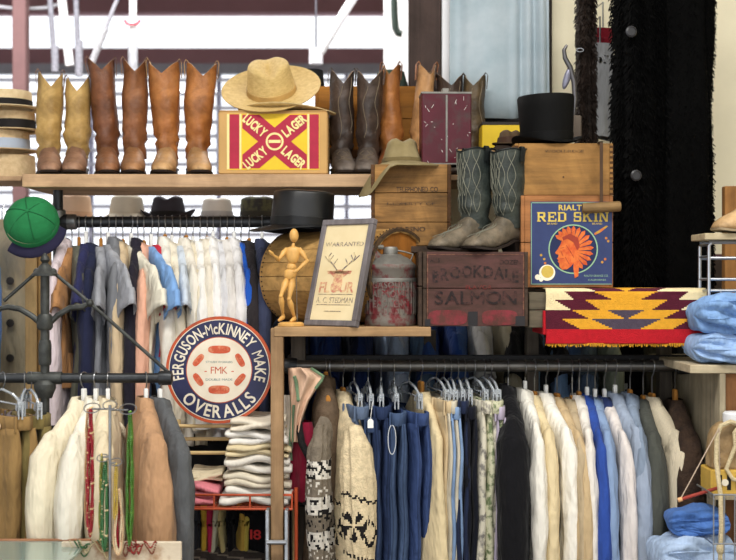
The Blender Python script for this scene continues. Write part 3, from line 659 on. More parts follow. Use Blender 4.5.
# straw boaters on the left
def boater(label, py, h, w, band, mc, mbnd, Y=.86, px=8, brim=.045):
    z = W(0, py, Y).z; hat('straw_boater', label, (W(px, 0, Y).x, Y, z), w, w*1.08, h, .97, brim, 0, 0, 0, 0, dome=.004, mc=mc, mband=mbnd, band=band, group=None)
BO1 = M((214, 190, 146), rough=.75, col2=(232, 212, 172), lo=.3, hi=.7, scale=50, bump=.4, bscale=180, name='straw'); BO2 = M((196, 168, 126), rough=.75, col2=(220, 196, 154), lo=.3, hi=.7, scale=50, bump=.4, bscale=180, name='straw')
zt4 = W(0, 176, UY+.2).z
MB().lathe([(.09, 0), (.088, .02), (.084, S(23, .86)), (.07, S(24, .86))], 32).build('crown', BO2, thing('straw_hat_crown', 'brimless tan straw crown at the bottom of the boater stack', 'hat', (W(12, 0, .86).x, .86, zt4+.001)))
boater('straw boater with pale grey blue band above the tan straw crown', 151, S(20, .86), .088, S(11, .86), BO2, M((168, 180, 196), rough=.7, var=.05), brim=.03, px=6)
boater('narrow straw boater with black band in the middle of the stack', 131, S(19, .86), .08, S(10, .86), BO2, BLK, px=14, brim=.03)
boater('straw boater with wide black band topmost of the boater stack', 109, S(18, .86), .09, S(8, .86), BO1, BLK, px=8, brim=.045)
# hats on the ledge behind the rail
LZ = W(0, 218, 1.25).z+.001; HY = 1.38
def hx(p): return W(p, 0, HY).x
hat('felt_hat', 'pinkish cream felt hat on the ledge beside the standpipe', (hx(72), HY, LZ+.004), .085, .09, S(25, HY), .9, .04, -.0, .0, .01, mc=M((214, 186, 160), rough=.9, var=.06), mband=M((196, 166, 140)))
hat('bucket_hat', 'pale grey cloth bucket hat on the ledge behind the rail', (hx(127), HY, LZ+.02), .075, .08, S(20, HY), .86, .035, 0, 0, .0, mc=M((200, 194, 178), rough=.9, var=.08), brimf=lambda th, s: -.02*s)
hat('fedora', 'dark charcoal fedora on the ledge behind the rail', (hx(168), HY, LZ+.006), .078, .085, S(23, HY), .8, .035, .035, 0, .02, .1, mc=M((52, 50, 58), rough=.9, var=.15), mband=BLK)
hat('fedora', 'small white hat with plaid brim on the ledge behind the rail', (hx(217), HY, LZ+.006), .068, .075, S(21, HY), .86, .035, .004, 0, .008, mc=M((226, 224, 218), rough=.9, var=.05), mb_=M((120, 116, 112), col2=(70, 70, 78), scale=60, lo=.45, hi=.55), mband=M((190, 190, 190)))
hat('cloth_hat', 'olive plaid cloth hat on the ledge beside the black hat', (hx(258), HY, LZ+.006), .075, .085, S(22, HY), .95, .012, 0, 0, .006, mc=M((86, 88, 66), col2=(58, 58, 58), scale=40, lo=.45, hi=.55, rough=.9), mband=M((56, 56, 50)))

# ---------------------------------------------------------------- the display shelf
SZ = W(0, 327, 0).z+.0008
DRW = wood((196, 154, 92), .7, 0, 5); DRW2 = wood((180, 138, 78), .7, 0, 5)
# lying wooden drum
R_ = S(46, .35); yaw = math.radians(42)
ca = W(401, 274, .17); ax = Vector((-math.cos(yaw), math.sin(yaw), 0)); Ld = .5
dz = SZ+R_+.001
dr = thing('wooden_drum', 'round slatted wooden drum lying on its side under the black hat', 'drum', (ca.x, ca.y, dz))
ex = ax; ey = Vector((-math.sin(yaw), -math.cos(yaw), 0)); ez = Vector((0, 0, 1))
nst = 20
for i in range(nst):
    a0, a1 = 2*PI*i/nst+.006, 2*PI*(i+1)/nst-.006; am = (a0+a1)/2; rg = []
    for s_ in (0, Ld):
        rg.append([ex*s_+(ey*math.cos(a)+ez*math.sin(a))*r for r, a in ((R_, a0), (R_+.0008, am), (R_, a1), (R_-.012, a1), (R_-.012, a0))])
    MB().loft(rg, True, True, True).build('stave', DRW if i % 3 else DRW2, dr, sm=30)
for s_ in (.014, Ld-.012):
    MB().loft([[ex*s_+d_*ex+(ey*math.cos(2*PI*k/32)+ez*math.sin(2*PI*k/32))*(R_-.0125) for k in range(32)] for d_ in (-.006, .006)], True, True, True).build('end_disc', wood((176, 112, 46), .75, 2, 5), dr)
rim = MB().loft([[ex*s_+(ey*math.cos(2*PI*k/40)+ez*math.sin(2*PI*k/40))*r for k in range(40)] for s_, r in ((-.002, R_+.0015), (.012, R_+.0018), (.012, R_-.002), (-.002, R_-.009), (-.002, R_+.0015))]); rim.build('rim_hoop', M((86, 66, 44), rough=.6, col2=(50, 40, 32), scale=60), dr)
nl = MB()
for i in range(60):
    a = 2*PI*i/60
    for s_ in (.02, Ld-.01): nl.cbox(ex*s_+(ey*math.cos(a)+ez*math.sin(a))*(R_+.001), .004, .004, .004)
tag(nl.build('nails', M((40, 34, 30), metal=.5, rough=.6), dr, sm=0), kind='stuff')
# black hat on the drum
BLKL = M((18, 19, 20), rough=.38, var=.25, scale=12, bump=.15, bscale=14, spec=.5, name='black_felt')
hat('black_hat', 'shiny black wide-brimmed hat resting on the wooden drum', (W(303, 0, .42).x, .42, dz+R_+.016), .108, .11, S(37, .42), .97, .075, .0, .0, .004, 0, dome=.01, mc=BLKL, mband=M((18, 18, 19), rough=.3, var=.2), band=.03,
    brimf=lambda th, s: s*(.012*math.cos(th)-.012)+.006*s*math.sin(3*th), lump=.06, rot=(0, .05, .2))
# jointed mannequin
WM = M((206, 158, 86), rough=.45, var=.1, scale=12, stretch=(4, 4, 1), spec=.4, name='varnished_wood')
mq = thing('artist_mannequin', 'jointed wooden artist figure standing beside the framed print', 'figurine', (W(291, 0, .06).x, .06, SZ))
q = S(1, .06)
def mp(x, y, dy=0.): return Vector(((x-291)*q, dy, (327-y)*q))
MB().lathe([(13*q, 0), (13*q, 2.5*q), (11*q, 4*q)], 28).build('base', WM, mq)
def limb(name, a, b, r0, r1, bulge=1.25):
    a, b = Vector(a), Vector(b); MB().tube([lerp(a, b, t) for t in (0, .06, .3, .6, .94, 1)], [r0*.55, r0*.9, r0*bulge, lerp(r0, r1, .6)*1.1, r1*.9, r1*.5], 12).build(name, WM, mq, sm=60)
def ball(p, r): MB().ell(p, r, r, r, 12, 8).build('joint', WM, mq)
MB().ell(mp(294, 236.5), 4.6*q, 5*q, 7*q, 16, 12).build('head', WM, mq)
limb('neck', mp(293.5, 244), mp(293, 249), 1.6*q, 1.8*q, 1.)
rg = [[mp(cx_, y)+Vector((a*q*math.cos(2*PI*k/16), b*q*math.sin(2*PI*k/16), 0)) for k in range(16)] for y, cx_, a, b in ((247.5, 293, 3, 2.5), (249, 293, 7.5, 4), (253, 293, 8, 4.6), (259, 292.5, 6.8, 4.6), (263, 292.5, 5, 4), (265, 292.5, 3, 2.6))]
MB().loft(rg, True, True, True).build('chest', WM, mq, sm=60)
MB().ell(mp(291.5, 268), 5*q, 4.2*q, 4.6*q).build('waist', WM, mq)
rg = [[mp(cx_, y)+Vector((a*q*math.cos(2*PI*k/16), b*q*math.sin(2*PI*k/16), 0)) for k in range(16)] for y, cx_, a, b in ((270, 291, 4, 3), (272, 290.5, 6.4, 4.4), (277, 290, 6.6, 4.4), (280, 290, 4, 3))]
MB().loft(rg, True, True, True).build('pelvis', WM, mq, sm=60)
for side, (sh, el, ha, fi) in {'l': (mp(286, 250.5), mp(279, 261, -.02), mp(274, 256, -.05), mp(271.5, 253, -.06)), 'r': (mp(300, 250.5), mp(307.5, 262, -.01), mp(298, 271, -.03), mp(295, 273, -.035))}.items():
    ball(sh, 2.2*q); ball(el, 1.8*q); ball(ha, 1.5*q)
    limb('upper_arm', sh, el, 2.3*q, 1.7*q); limb('forearm', el, ha, 1.9*q, 1.4*q); limb('hand', ha, fi+(fi-ha)*.4, 1.6*q, 1.1*q, 1.3)
for side, (hp, kn, an_, to) in {'l': (mp(287, 280), mp(281.5, 297, -.03), mp(283, 316, .0), mp(279, 321.5, -.02)), 'r': (mp(292.5, 280), mp(289.5, 300, -.02), mp(294, 318, .01), mp(291, 322.2, -.02))}.items():
    ball(hp, 2.6*q); ball(kn, 2.2*q); ball(an_, 1.7*q)
    limb('thigh', hp, kn, 3.*q, 2.2*q); limb('shin', kn, an_, 2.5*q, 1.6*q); limb('foot', an_+Vector((.003, .01, -.004)), to, 2.*q, 1.6*q)
MB().tube([mp(296, 275, .015), mp(296.5, 300, .016), mp(297, 323.5, .014)], .0012, 6).build('support_wire', STEEL, mq)
# framed print, leaning back and turned
al, ps = math.radians(16), math.radians(-38)
FY = .05
fp = thing('framed_print', 'grey wooden frame with cream flour sack print and red deer head', 'picture', (W(328.5, 0, FY).x, FY, SZ+.0015), rot=(-al, 0, ps))
fw = S(53, FY)/math.cos(ps); fh = S(108, FY)/math.cos(al); FRM = wood((126, 120, 122), .72, 2, 5); b0 = .019
for nm, bb in (('frame_rail', (-fw/2, fw/2, 0, b0)), ('frame_rail', (-fw/2, fw/2, fh-b0, fh)), ('frame_stile', (-fw/2, -fw/2+b0, b0, fh-b0)), ('frame_stile', (fw/2-b0, fw/2, b0, fh-b0))):
    MB().box(bb[0], bb[1], -.0, .022, bb[2], bb[3]).build(nm, FRM, fp, bevel=.002)
MB().box(-fw/2+b0, fw/2-b0, .006, .012, b0, fh-b0).build('print_sheet', M((226, 210, 170), rough=.85, col2=(212, 192, 146), lo=.3, hi=.7, scale=6, name='aged_paper'), fp, sm=0)
MB().box(-fw/2+.004, fw/2-.004, .014, .02, .004, fh-.004).build('backing', CARD, fp, sm=0)
INK = worn((110, 100, 110), (214, 196, 150), 90, .4, .62); REDINK = worn((198, 120, 104), (226, 198, 150), 80, .36, .62)
pw = fw-2*b0
text(MB(), 'WARRANTED', 0, fh*.745, .014, .0052, pw*.9, .01).build('lettering', INK, fp, sm=0)
text(MB(), 'FLOUR', 0, fh*.315, .032, .0052, pw*.82, .03).build('lettering', REDINK, fp, sm=0)
text(MB(), 'A. C. STEDMAN', 0, fh*.215, .018, .0052, pw*.86, .005).build('lettering', INK, fp, sm=0)
MB().box(-pw*.4, pw*.4, .0045, .0052, fh*.293, fh*.297).box(-pw*.4, pw*.4, .0045, .0052, fh*.196, fh*.2).box(-pw*.2, pw*.2, .0045, .0052, fh*.135, fh*.14).build('ruled_lines', INK, fp, sm=0)
de = MB(); c0 = fh*.485
de.prism([(-.012, c0-.055), (.012, c0-.055), (.02, c0-.035), (.018, c0-.012), (.05, c0+.01), (.046, c0+.0), (.02, c0+.002), (.014, c0+.014), (-.014, c0+.014), (-.02, c0+.002), (-.046, c0), (-.05, c0+.01), (-.018, c0-.012), (-.02, c0-.035)], .0048, .0056)
de.build('deer_head', REDINK, fp, sm=0)
an_ = MB()
for s_ in (-1, 1):
    an_.tube([(s_*.01, .005, c0+.012), (s_*.03, .005, c0+.03), (s_*.05, .005, c0+.045), (s_*.055, .005, c0+.058), (s_*.046, .005, c0+.07)], .0018, 5)
    for x, z in ((.03, .03), (.05, .042)): an_.tube([(s_*x, .005, c0+z), (s_*(x+.02), .005, c0+z+.018)], .0016, 5); an_.tube([(s_*x, .005, c0+z), (s_*(x-.014), .005, c0+z+.02)], .0015, 5)
an_.build('antlers', INK, fp)
# gas can
gy = .12; gr = S(26, gy-.05); gx = W(390.5, 0, gy).x
GC = M((112, 106, 98), col2=(104, 42, 44), lo=.46, hi=.6, scale=30, rough=.6, metal=.25, detail=8, bump=.12, bscale=30, name='worn_red_tin')
GCM = M((122, 120, 114), metal=.5, rough=.5, var=.25, scale=14, bump=.1, bscale=40, name='weathered_tin')
gc = thing('gas_can', 'weathered round metal gas can with worn red paint and side spout', 'can', (gx, gy, SZ)); k = S(1, gy-.05)
prof = [(gr*.98, 0), (gr, .003), (gr, 6*k), (gr*.975, 8*k), (gr*.975, 56*k), (gr*1., 57*k), (gr*1.01, 60*k), (gr*.98, 61.5*k)]
MB().lathe(prof, 48).build('body', GC, gc, sm=40)
rb = MB()
for i in range(30):
    a = 2*PI*i/30; rb.tube([(gr*.975*math.cos(a), gr*.975*math.sin(a), 12*k), (gr*.978*math.cos(a), gr*.978*math.sin(a), 44*k)], .003, 6)
rb.build('ribs', GC, gc)
MB().lathe([(gr*1.01, 44*k), (gr*1.025, 46*k), (gr*1.01, 48*k)], 48, cap0=False, cap1=False).build('bead_ring', GCM, gc)
MB().lathe([(gr*.985, 61*k), (gr*.7, 68*k), (gr*.45, 71*k), (gr*.42, 72*k)], 40).build('shoulder', GCM, gc)
MB().lathe([(7*k, 71*k), (7.4*k, 72*k), (7.4*k, 78*k), (6.4*k, 79.5*k)], 24).build('cap', GCM, gc, sm=40)
MB().tube([(-12*k, -.02, 66*k), (-17*k, -.03, 72*k), (-20*k, -.035, 77*k)], [6*k, 5.2*k, 4.6*k], 16).build('spout', GC, gc, sm=50)
MB().tube([(-20*k, -.035, 77*k), (-14*k, -.03, 79.5*k), (-8*k, -.02, 79*k)], [2.6*k, 2.4*k, 2.4*k], 10).build('spout_lever', GCM, gc)
MB().tube([(20*k, .0, 64*k), (23*k, 0, 72*k), (14*k, .02, 83*k*.9), (0, .03, 84*k*.92), (-14*k, .03, 77*k), (-20*k, .02, 64*k)], .0028, 8).build('bail_handle', GCM, gc)
for i, (tt, zz, hh) in enumerate((('GASOLINE', 38, 6.), ('APPROVED', 29, 6.5), ('EASTERN', 19, 6.5))):
    m = MB(); text(m, tt, 0, zz*k, hh*k, 0, width=gr*1.5, bold=.03); lt = MB(); lt.add([((gr*1.012)*math.sin(p[0]/gr), -(gr*1.012)*math.cos(p[0]/gr), p[2]) for p in m.v], m.f); lt.build('lettering', worn((124, 40, 46), (112, 104, 98), 50, .42, .56), gc, sm=0)
# salmon crate
sy = .015; cw, ch = S(105, sy), S(75, sy); SALM = M((84, 54, 50), col2=(60, 42, 34), lo=.38, hi=.66, scale=9, stretch=(1, 4, 4), rough=.75, bump=.15, bscale=20, detail=8, name='stained_wood')
SALS = wood((74, 58, 46), .6, 1, 5)
sx_ = W(475.5, 0, sy).x
sc_ = crate('salmon_crate', 'dark red brown wooden salmon crate under the tall grey boots', (sx_, sy, SZ), cw, .36, ch, SALM, SALS, nf=2, nt=3, seed=9)
MB().box(-cw/2-.014, -cw/2-.001, .01, .35, .0, ch*.53).build('side_batten', SALS, sc_, bevel=.002); MB().box(-cw/2-.014, -cw/2-.001, .01, .35, ch*.54, ch).build('side_batten', SALS, sc_, bevel=.002)
DINK = worn((38, 30, 30), (80, 52, 48), 60, .45, .62)
text(MB(), 'BROOKDALE', 0, ch*.58, ch*.15, -.0025, cw*.82, .03, bulge=ch*.08).build('lettering', DINK, sc_, sm=0)
text(MB(), 'SALMON', 0, ch*.3, ch*.17, -.0025, cw*.78, .012).build('lettering', DINK, sc_, sm=0)
text(MB(), 'FLAVOR', .01, ch*.5, ch*.05, -.0025, cw*.25, .03).build('lettering', worn((120, 40, 40), (90, 55, 48), 70), sc_, sm=0)
text(MB(), 'TALLS', -cw*.4, ch*.86, ch*.05, -.0025, cw*.12, .0).build('lettering', DINK, sc_, sm=0); text(MB(), 'DOZEN', cw*.33, ch*.83, ch*.06, -.0025, cw*.2, .0).build('lettering', DINK, sc_, sm=0)
rp = worn((128, 48, 56), (88, 52, 46), 26, .4, .62)
for a, b in ((-.45, -.08), (.06, .4)): MB().prism([(cw*lerp(a, b, .5)+cw*(b-a)/2*math.copysign(abs(math.cos(t))**.5, math.cos(t)), ch*.12+ch*.1*math.copysign(abs(math.sin(t))**.6, math.sin(t))) for t in [2*PI*i/24 for i in range(24)]], -.0024, .001).build('red_panel', rp, sc_, sm=0)
dk = M((36, 34, 36), rough=.6, var=.2)
for a, b in ((-.48, -.43), (-.07, .02), (.38, .47)): MB().box(cw*a, cw*b, -.0026, .001, .002, ch*(.1 if a < -.4 else .2 if a < 0 else .14)).build('dark_stencil', dk, sc_, sm=0)
MB().box(-cw/2+.012, cw/2-.012, -.0024, 0, ch*.955, ch*.965).box(-cw/2+.012, -cw/2+.016, -.0024, 0, ch*.1, ch*.955).box(cw/2-.016, cw/2-.012, -.0024, 0, ch*.1, ch*.955).build('painted_border', worn((120, 84, 66), (88, 54, 48), 60), sc_, sm=0)
# loose board and stencilled crate behind, olive hat, maroon tin
STOP = SZ+ch
lbd = thing('loose_board', 'loose weathered board lying on the back of the salmon crate', 'board', (W(430, 0, .3).x, .2, STOP+.0006)); MB().box(-.08, .22, .02, .17, 0, .022).build('board', SALS, lbd, bevel=.002)
ty = .24; tw = S(80, ty)
TELW = wood((168, 124, 70), .55, 0, 5, grime=.55)
tz = STOP+.0235; th_ = W(0, 164, ty).z-tz
tc_ = crate('stencilled_crate', 'tan wooden crate with finger joints and faded stencil under the olive hat', (W(411, 0, ty).x, ty, tz), tw, .21, th_, TELW, wood((96, 66, 40), .6, 1), nf=3, seed=21, joints=True, rz=-.03)  # side boards coloured darker than the face to paint in the shaded side
FINK = worn((74, 56, 42), (150, 112, 66), 60, .5, .7)
text(MB(), 'TELEPHONED CO', .02, th_*.66, .016, -.003, tw*.52, .015).build('lettering', FINK, tc_, sm=0)
text(MB(), 'PROPERTY OF', -.0, th_*.5, .008, -.003, tw*.6, .0).build('lettering', FINK, tc_, sm=0)
text(MB(), 'FRESNO', .0, th_*.18, .014, -.003, tw*.36, .02).build('lettering', FINK, tc_, sm=0)
OLV = M((120, 106, 70), col2=(146, 132, 96), lo=.3, hi=.7, rough=.95, scale=10, bump=.2, bscale=60, name='felt')
hat('felt_cowboy_hat', 'battered olive felt hat draped over the corner of the stencilled crate', (W(402, 0, ty+.1).x, ty+.1, tz+th_+.012), .066, .085, S(27, ty), .74, .08, .0, .0, .018, .12, dome=.024, mc=OLV, mband=M((104, 90, 58), rough=.95, var=.1), band=.014,
    brimf=lambda th, s: (-.008*s-.105*s**1.5*smooth((-math.cos(th)-.35)/.6)*(1 if True else 1)-.012*s*max(0, -math.sin(th)))*1., lump=.2, seed=4, rot=(0, .0, .15))
TIN = M((112, 34, 48), col2=(84, 26, 38), lo=.3, hi=.7, rough=.3, scale=8, spec=.6, name='maroon_paint')
mt = thing('maroon_tin', 'tall maroon tin with scratched grey edges standing on the stencilled crate', 'tin', (W(447, 0, ty+.02).x, ty+.04, tz+th_+.001), .04); w_, h_ = S(50, ty+.03), S(73, ty+.03)
MB().box(-w_/2, w_/2, 0, .11, 0, h_).build('body', worn((78, 22, 34), (66, 58, 54), 16, .5, .74, .3), mt, bevel=.003)
for z0_, z1_ in ((0, .006), (h_-.006, h_+.001)): MB().box(-w_/2-.0015, w_/2+.0015, -.0015, .1115, z0_, z1_).build('rim', GCM, mt, bevel=.001)
MB().box(-.003, w_*.0+.003, -.0012, .001, .01, h_-.01).build('seam', GCM, mt, sm=0)
MB().box(-.012, .012, .03, .07, h_, h_+.018).build('cap', GCM, mt, bevel=.003)
scm = MB(); rn = random.Random(3)
for i in range(22):
    a = rn.uniform(-w_*.45, w_*.45); b = rn.uniform(.01, h_*.9); scm.tube([(a, -.0005, b), (a+rn.uniform(-.008, .008), -.0005, b+rn.uniform(-.014, .014))], rn.uniform(.0006, .0014), 4)
tag(scm.build('scratches', M((196, 190, 184), rough=.5, var=.1), mt), kind='stuff')
# tall grey boots on the salmon crate
GB = leather((34, 42, 40), (70, 76, 68), .5); GBV = leather((78, 72, 60), (132, 118, 98), .6); GST = M((118, 118, 104), rough=.7, var=.2)
hb = W(0, 147, .12).z-STOP
boot('tall_boot', 'grey green stitched cowboy boot with scuffed toe beside the stencilled crate', (W(473, 0, .14).x, .15, STOP+.001), math.radians(-52), hb, GB, GBV, .048, .062, .016, (0.0, 0), .004, 21, GST, toe=.014, straps=True, collar=M((24, 28, 28), rough=.5), top=1.05, foot=.86)
boot('tall_boot', 'grey green stitched cowboy boot with scuffed toe beside the fruit crate', (W(507, 0, .12).x, .115, STOP+.001), math.radians(-52), hb-.006, GB, GBV, .05, .064, .016, (-.0, 0), .004, 22, GST, toe=.014, straps=True, collar=M((24, 28, 28), rough=.5), top=1.05, foot=.86)
# ---------------------------------------------------------------- bench with woven blanket
GW = wood((112, 102, 84), .6, 0, 5)
ry = .03; bz0, bz1 = W(0, 328, ry).z, W(0, 291, ry).z-.004; bxa, bxb = W(529, 0, ry).x, W(704, 0, ry).x
be = thing('bench_box', 'long weathered wooden box under the woven blanket', 'box', ((bxa+bxb)/2, ry, bz0)); bw = bxb-bxa
for a, b in ((0, .5), (.5, 1)): MB().box(-bw/2, bw/2, 0, .02, (bz1-bz0)*a+.001, (bz1-bz0)*b-.001).build('front_board', GW, be, bevel=.002)
for k in range(3): MB().box(-bw/2, bw/2, .021+k*.12, .14+k*.12, bz1-bz0-.018, bz1-bz0).build('top_board', GW, be, bevel=.002)
for s_ in (-1, 1): MB().box(s_*bw/2-.011+s_*-.011, s_*bw/2+.011+s_*-.011, .021, .38, 0, bz1-bz0-.019).build('end_board', GW, be, bevel=.002)
for s_ in (-1, 1): MB().box(s_*(bw/2-.05)-.02, s_*(bw/2-.05)+.02, .3, .36, -bz0, -.001).build('leg', GREYW, be, bevel=.002)
# blanket: fine grid, woven colours chosen per cell
RUGM = [M((232, 214, 168), rough=.95, var=.08, scale=60, bump=.5, bscale=300), M((82, 22, 40), rough=.95, var=.1, scale=60, bump=.5, bscale=300), M((222, 160, 44), rough=.95, var=.08, scale=60, bump=.5, bscale=300), M((76, 66, 80), rough=.95, var=.1, scale=60, bump=.5, bscale=300), M((180, 24, 36), rough=.95, var=.1, scale=60, bump=.5, bscale=300)]
def rugcol(h, y):     # h half-distance from the middle (0..290), y 92..285 down the front
    if y < 115: t = clamp((y-92)/23); return 2 if h < lerp(40, 5, t) else 1 if h < lerp(150, 112, t) else 0
    if y < 149: t = (y-115)/34; return 2 if h < lerp(120, 45, t) else 1 if h < lerp(228, 186, t) else 0
    if y < 182: t = (y-149)/33; return 2 if h < lerp(146, 90, t) else 1 if h < lerp(256, 196, t) else 0
    if y < 213: t = (y-182)/31; return 3 if h < lerp(70, 2, t) else 2 if h < lerp(196, 130, t) else 1
    if y < 250: t = (y-213)/37; return 3 if h < lerp(126, 42, t) else 2 if h < lerp(232, 160, t) else 1
    return 4
rxa, rxb = W(545.5, 0, ry-.01).x, W(706, 0, ry-.01).x; rw = rxb-rxa; zf = W(0, 289.5, ry).z; zbm = W(0, 340, ry-.02).z
NU, NV = 190, 100; rows = []; prm = []
hang = zf-zbm
for j in range(NV+1):
    s_ = j/NV*(hang+.30); row = []
    for i in range(NU+1):
        x = rxa+rw*i/NU; wob = .002*math.sin(x*23+1)+.0015*math.sin(x*51)
        if s_ <= .27: y, z = ry+.27-s_-.0, zf+.0006
        else:
            q_ = s_-.27; 
            if q_ < .03: a = q_/.03*PI/2; y, z = ry-.0-.012*math.sin(a)*1., zf-.012*(1-math.cos(a))
            else: y, z = ry-.012-wob-.004*((q_-.03)/hang), zf-.012-(q_-.03)
        row.append((x+.0008*math.sin(z*60), y, z))
    rows.append(row)
def rmf(j, i):
    s_ = (j+.5)/NV*(hang+.30); z = s_-.27
    y = 92+clamp(z/(hang+.018), -3, 1)*193; h = abs((i+.5)/NU-.5)*2*288
    if y < 92: y = 184-y if y > 0 else 150
    return rugcol(h, y)
rg_ = thing('woven_blanket', 'red, gold and maroon woven blanket with stepped diamonds draped over the box', 'blanket', ((rxa+rxb)/2, ry, zf)); off = Vector(((rxa+rxb)/2, ry, zf))
m = MB().loft([[Vector(p)-off for p in r] for r in rows], close=False, mf=rmf)
ob = m.build('cloth', RUGM, rg_, sm=60); so = ob.modifiers.new('thickness', 'SOLIDIFY'); so.thickness = .004; so.offset = 1
fg = MB(); rn = random.Random(8)
for i in range(170):
    x = rxa+rw*(i+.5)/170; p = Vector((x, ry-.017, rows[-1][0][2]))-off; fg.tube([p+Vector((0, 0, .002)), p+Vector((rn.uniform(-.003, .003), rn.uniform(-.002, .002), -rn.uniform(.004, .011)))], .0014, 4)
tag(fg.build('fringe', RUGM[2], rg_), kind='stuff')
MB().box(rxa-off.x-.008, rxa-off.x+.001, -.018, .25, -hang*.9, -hang*.42).build('side_fold', RUGM[4], rg_, bevel=.002)
# ---------------------------------------------------------------- fruit crate and pale crate
cy = .07; BT = zf+.0055; fw_, fh_ = S(92, cy), S(92.5, cy); cxx = W(567, 0, cy).x
FCW = wood((168, 112, 66), .72, 0, 5)
fc = crate('fruit_crate', 'wooden fruit crate with blue RED SKIN label showing a chief in profile', (cxx, cy, BT), fw_, .24, fh_, FCW, nf=2, seed=31)
def ux(p): return (p-567)/92*fw_
def uz(p): return (292.5-p)/92.5*fh_
LB = M((30, 44, 90), rough=.45, col2=(38, 54, 102), lo=.3, hi=.7, scale=14, spec=.4, name='label_blue'); LY = worn((222, 196, 92), (196, 168, 84), 40, .3, .7); LO = worn((206, 88, 44), (226, 122, 58), 60, .4, .6); LOD = M((150, 52, 30), rough=.5, var=.1); LBD = M((24, 34, 74), rough=.5, var=.1); LW = M((240, 232, 210), rough=.5, var=.04); LG = M((140, 176, 140), rough=.5, var=.05)
lsh = MB().box(ux(530.5), ux(612), -.0028, .0, uz(289.5), uz(206.5)).build('label_sheet', LB, fc, sm=0)
MB().box(ux(531), ux(611.5), -.0032, -.0026, uz(208), uz(207.3)).box(ux(531), ux(531.6), -.0032, -.0026, uz(289), uz(207.3)).box(ux(531), ux(611.5), -.0032, -.0026, uz(289.2), uz(288.6)).build('label_border', LG, lsh, sm=0)
text(MB(), 'RIALTO', ux(573.5), uz(215), (uz(209.8)-uz(215)), -.0036, ux(589)-ux(559), .03).build('lettering', LY, lsh, sm=0)
# slab-serif RED SKIN built stroke by stroke
def slab(mb, word, x0, x1, z0, h, y, t):
    gl = {'R': (1, [(0, 0, .2, 1), (0, .84, .8, 1), (0, .42, .8, .58), (.62, .5, .86, .92), (-.06, 0, .34, .13), (-.06, .87, .2, 1)], [((.36, .45), (.62, .45), (.98, .0), (.7, .0))]),
          'E': (.9, [(0, 0, .22, 1), (0, .86, .84, 1), (0, .43, .62, .57), (0, 0, .88, .14), (.72, .66, .86, 1), (.76, 0, .9, .32), (-.06, 0, .2, .13), (-.06, .87, .2, 1), (.5, .36, .62, .64)], []),
          'D': (1, [(0, 0, .22, 1), (0, .86, .72, 1), (0, 0, .72, .14), (.66, .12, .9, .88), (-.06, 0, .2, .13), (-.06, .87, .2, 1)], []),
          'S': (.86, [(.06, .86, .8, 1), (0, .5, .22, .94), (.06, .43, .78, .58), (.62, .06, .84, .5), (.04, 0, .8, .14), (.68, .66, .82, 1), (.0, 0, .14, .34)], []),
          'K': (1, [(0, 0, .22, 1), (-.06, 0, .36, .13), (-.06, .87, .36, 1), (.6, 0, 1.02, .13), (.58, .87, .98, 1)], [((.2, .4), (.2, .6), (.66, 1), (.92, 1)), ((.34, .56), (.5, .68), (.98, 0), (.7, 0))]),
          'I': (.4, [(.08, 0, .32, 1), (-.04, 0, .44, .13), (-.04, .87, .44, 1)], []),
          'N': (1.05, [(.04, 0, .2, 1), (.78, 0, .94, 1), (-.06, 0, .32, .13), (-.06, .87, .3, 1), (.66, .87, 1.06, 1)], [((.04, 1), (.3, 1), (.94, 0), (.68, 0))])}
    ws = [(.55 if c == ' ' else gl[c][0]+.2) for c in word]; k = (x1-x0)/(sum(ws)-.2); x = x0; i = 0
    for c, w in zip(word, ws):
        if c != ' ':
            for a, b, c2, d in gl[c][1]: mb.box(x+a*k, x+c2*k, y-.0004-.00002*i, y, z0+b*h, z0+d*h); i += 1
            for po in gl[c][2]: mb.prism([(x+p*k, z0+q*h) for p, q in po], y-.0004-.00002*i, y); i += 1
        x += w*k
    return mb
for wd_, a_, b_ in (('RED', 537.5, 537.5+71*3.3/7.96), ('SKIN', 537.5+71*4.05/7.96, 608.5)): slab(MB(), wd_, ux(a_), ux(b_), uz(226.5), uz(217)-uz(226.5), -.0034, 0).build('lettering', LY, lsh, sm=0)
text(MB(), 'BRAND', ux(552), uz(229.5), uz(227.6)-uz(229.5), -.0034, ux(557)-ux(547), .0).build('lettering', LY, lsh, sm=0); text(MB(), 'BRAND', ux(597), uz(229.5), uz(227.6)-uz(229.5), -.0034, ux(602)-ux(592), .0).build('lettering', LY, lsh, sm=0)
mc_ = (ux(573), uz(254)); Rr = (uz(229.5)-uz(279))/2
RX = Matrix.Rotation(PI/2, 3, 'X')
MB().loft([[(mc_[0]+r*math.cos(2*PI*k/48), y, mc_[1]+r*math.sin(2*PI*k/48)) for k in range(48)] for r, y in ((Rr, -.003), (Rr, -.0038), (Rr*.95, -.0038), (Rr*.95, -.003))]).build('medallion_ring', LG, lsh, sm=0)
MB().lathe([(Rr*.95, 0), (Rr*.95, .0033)], 48, (mc_[0], 0, mc_[1]), RX).build('medallion_ground', LBD, lsh, sm=0)
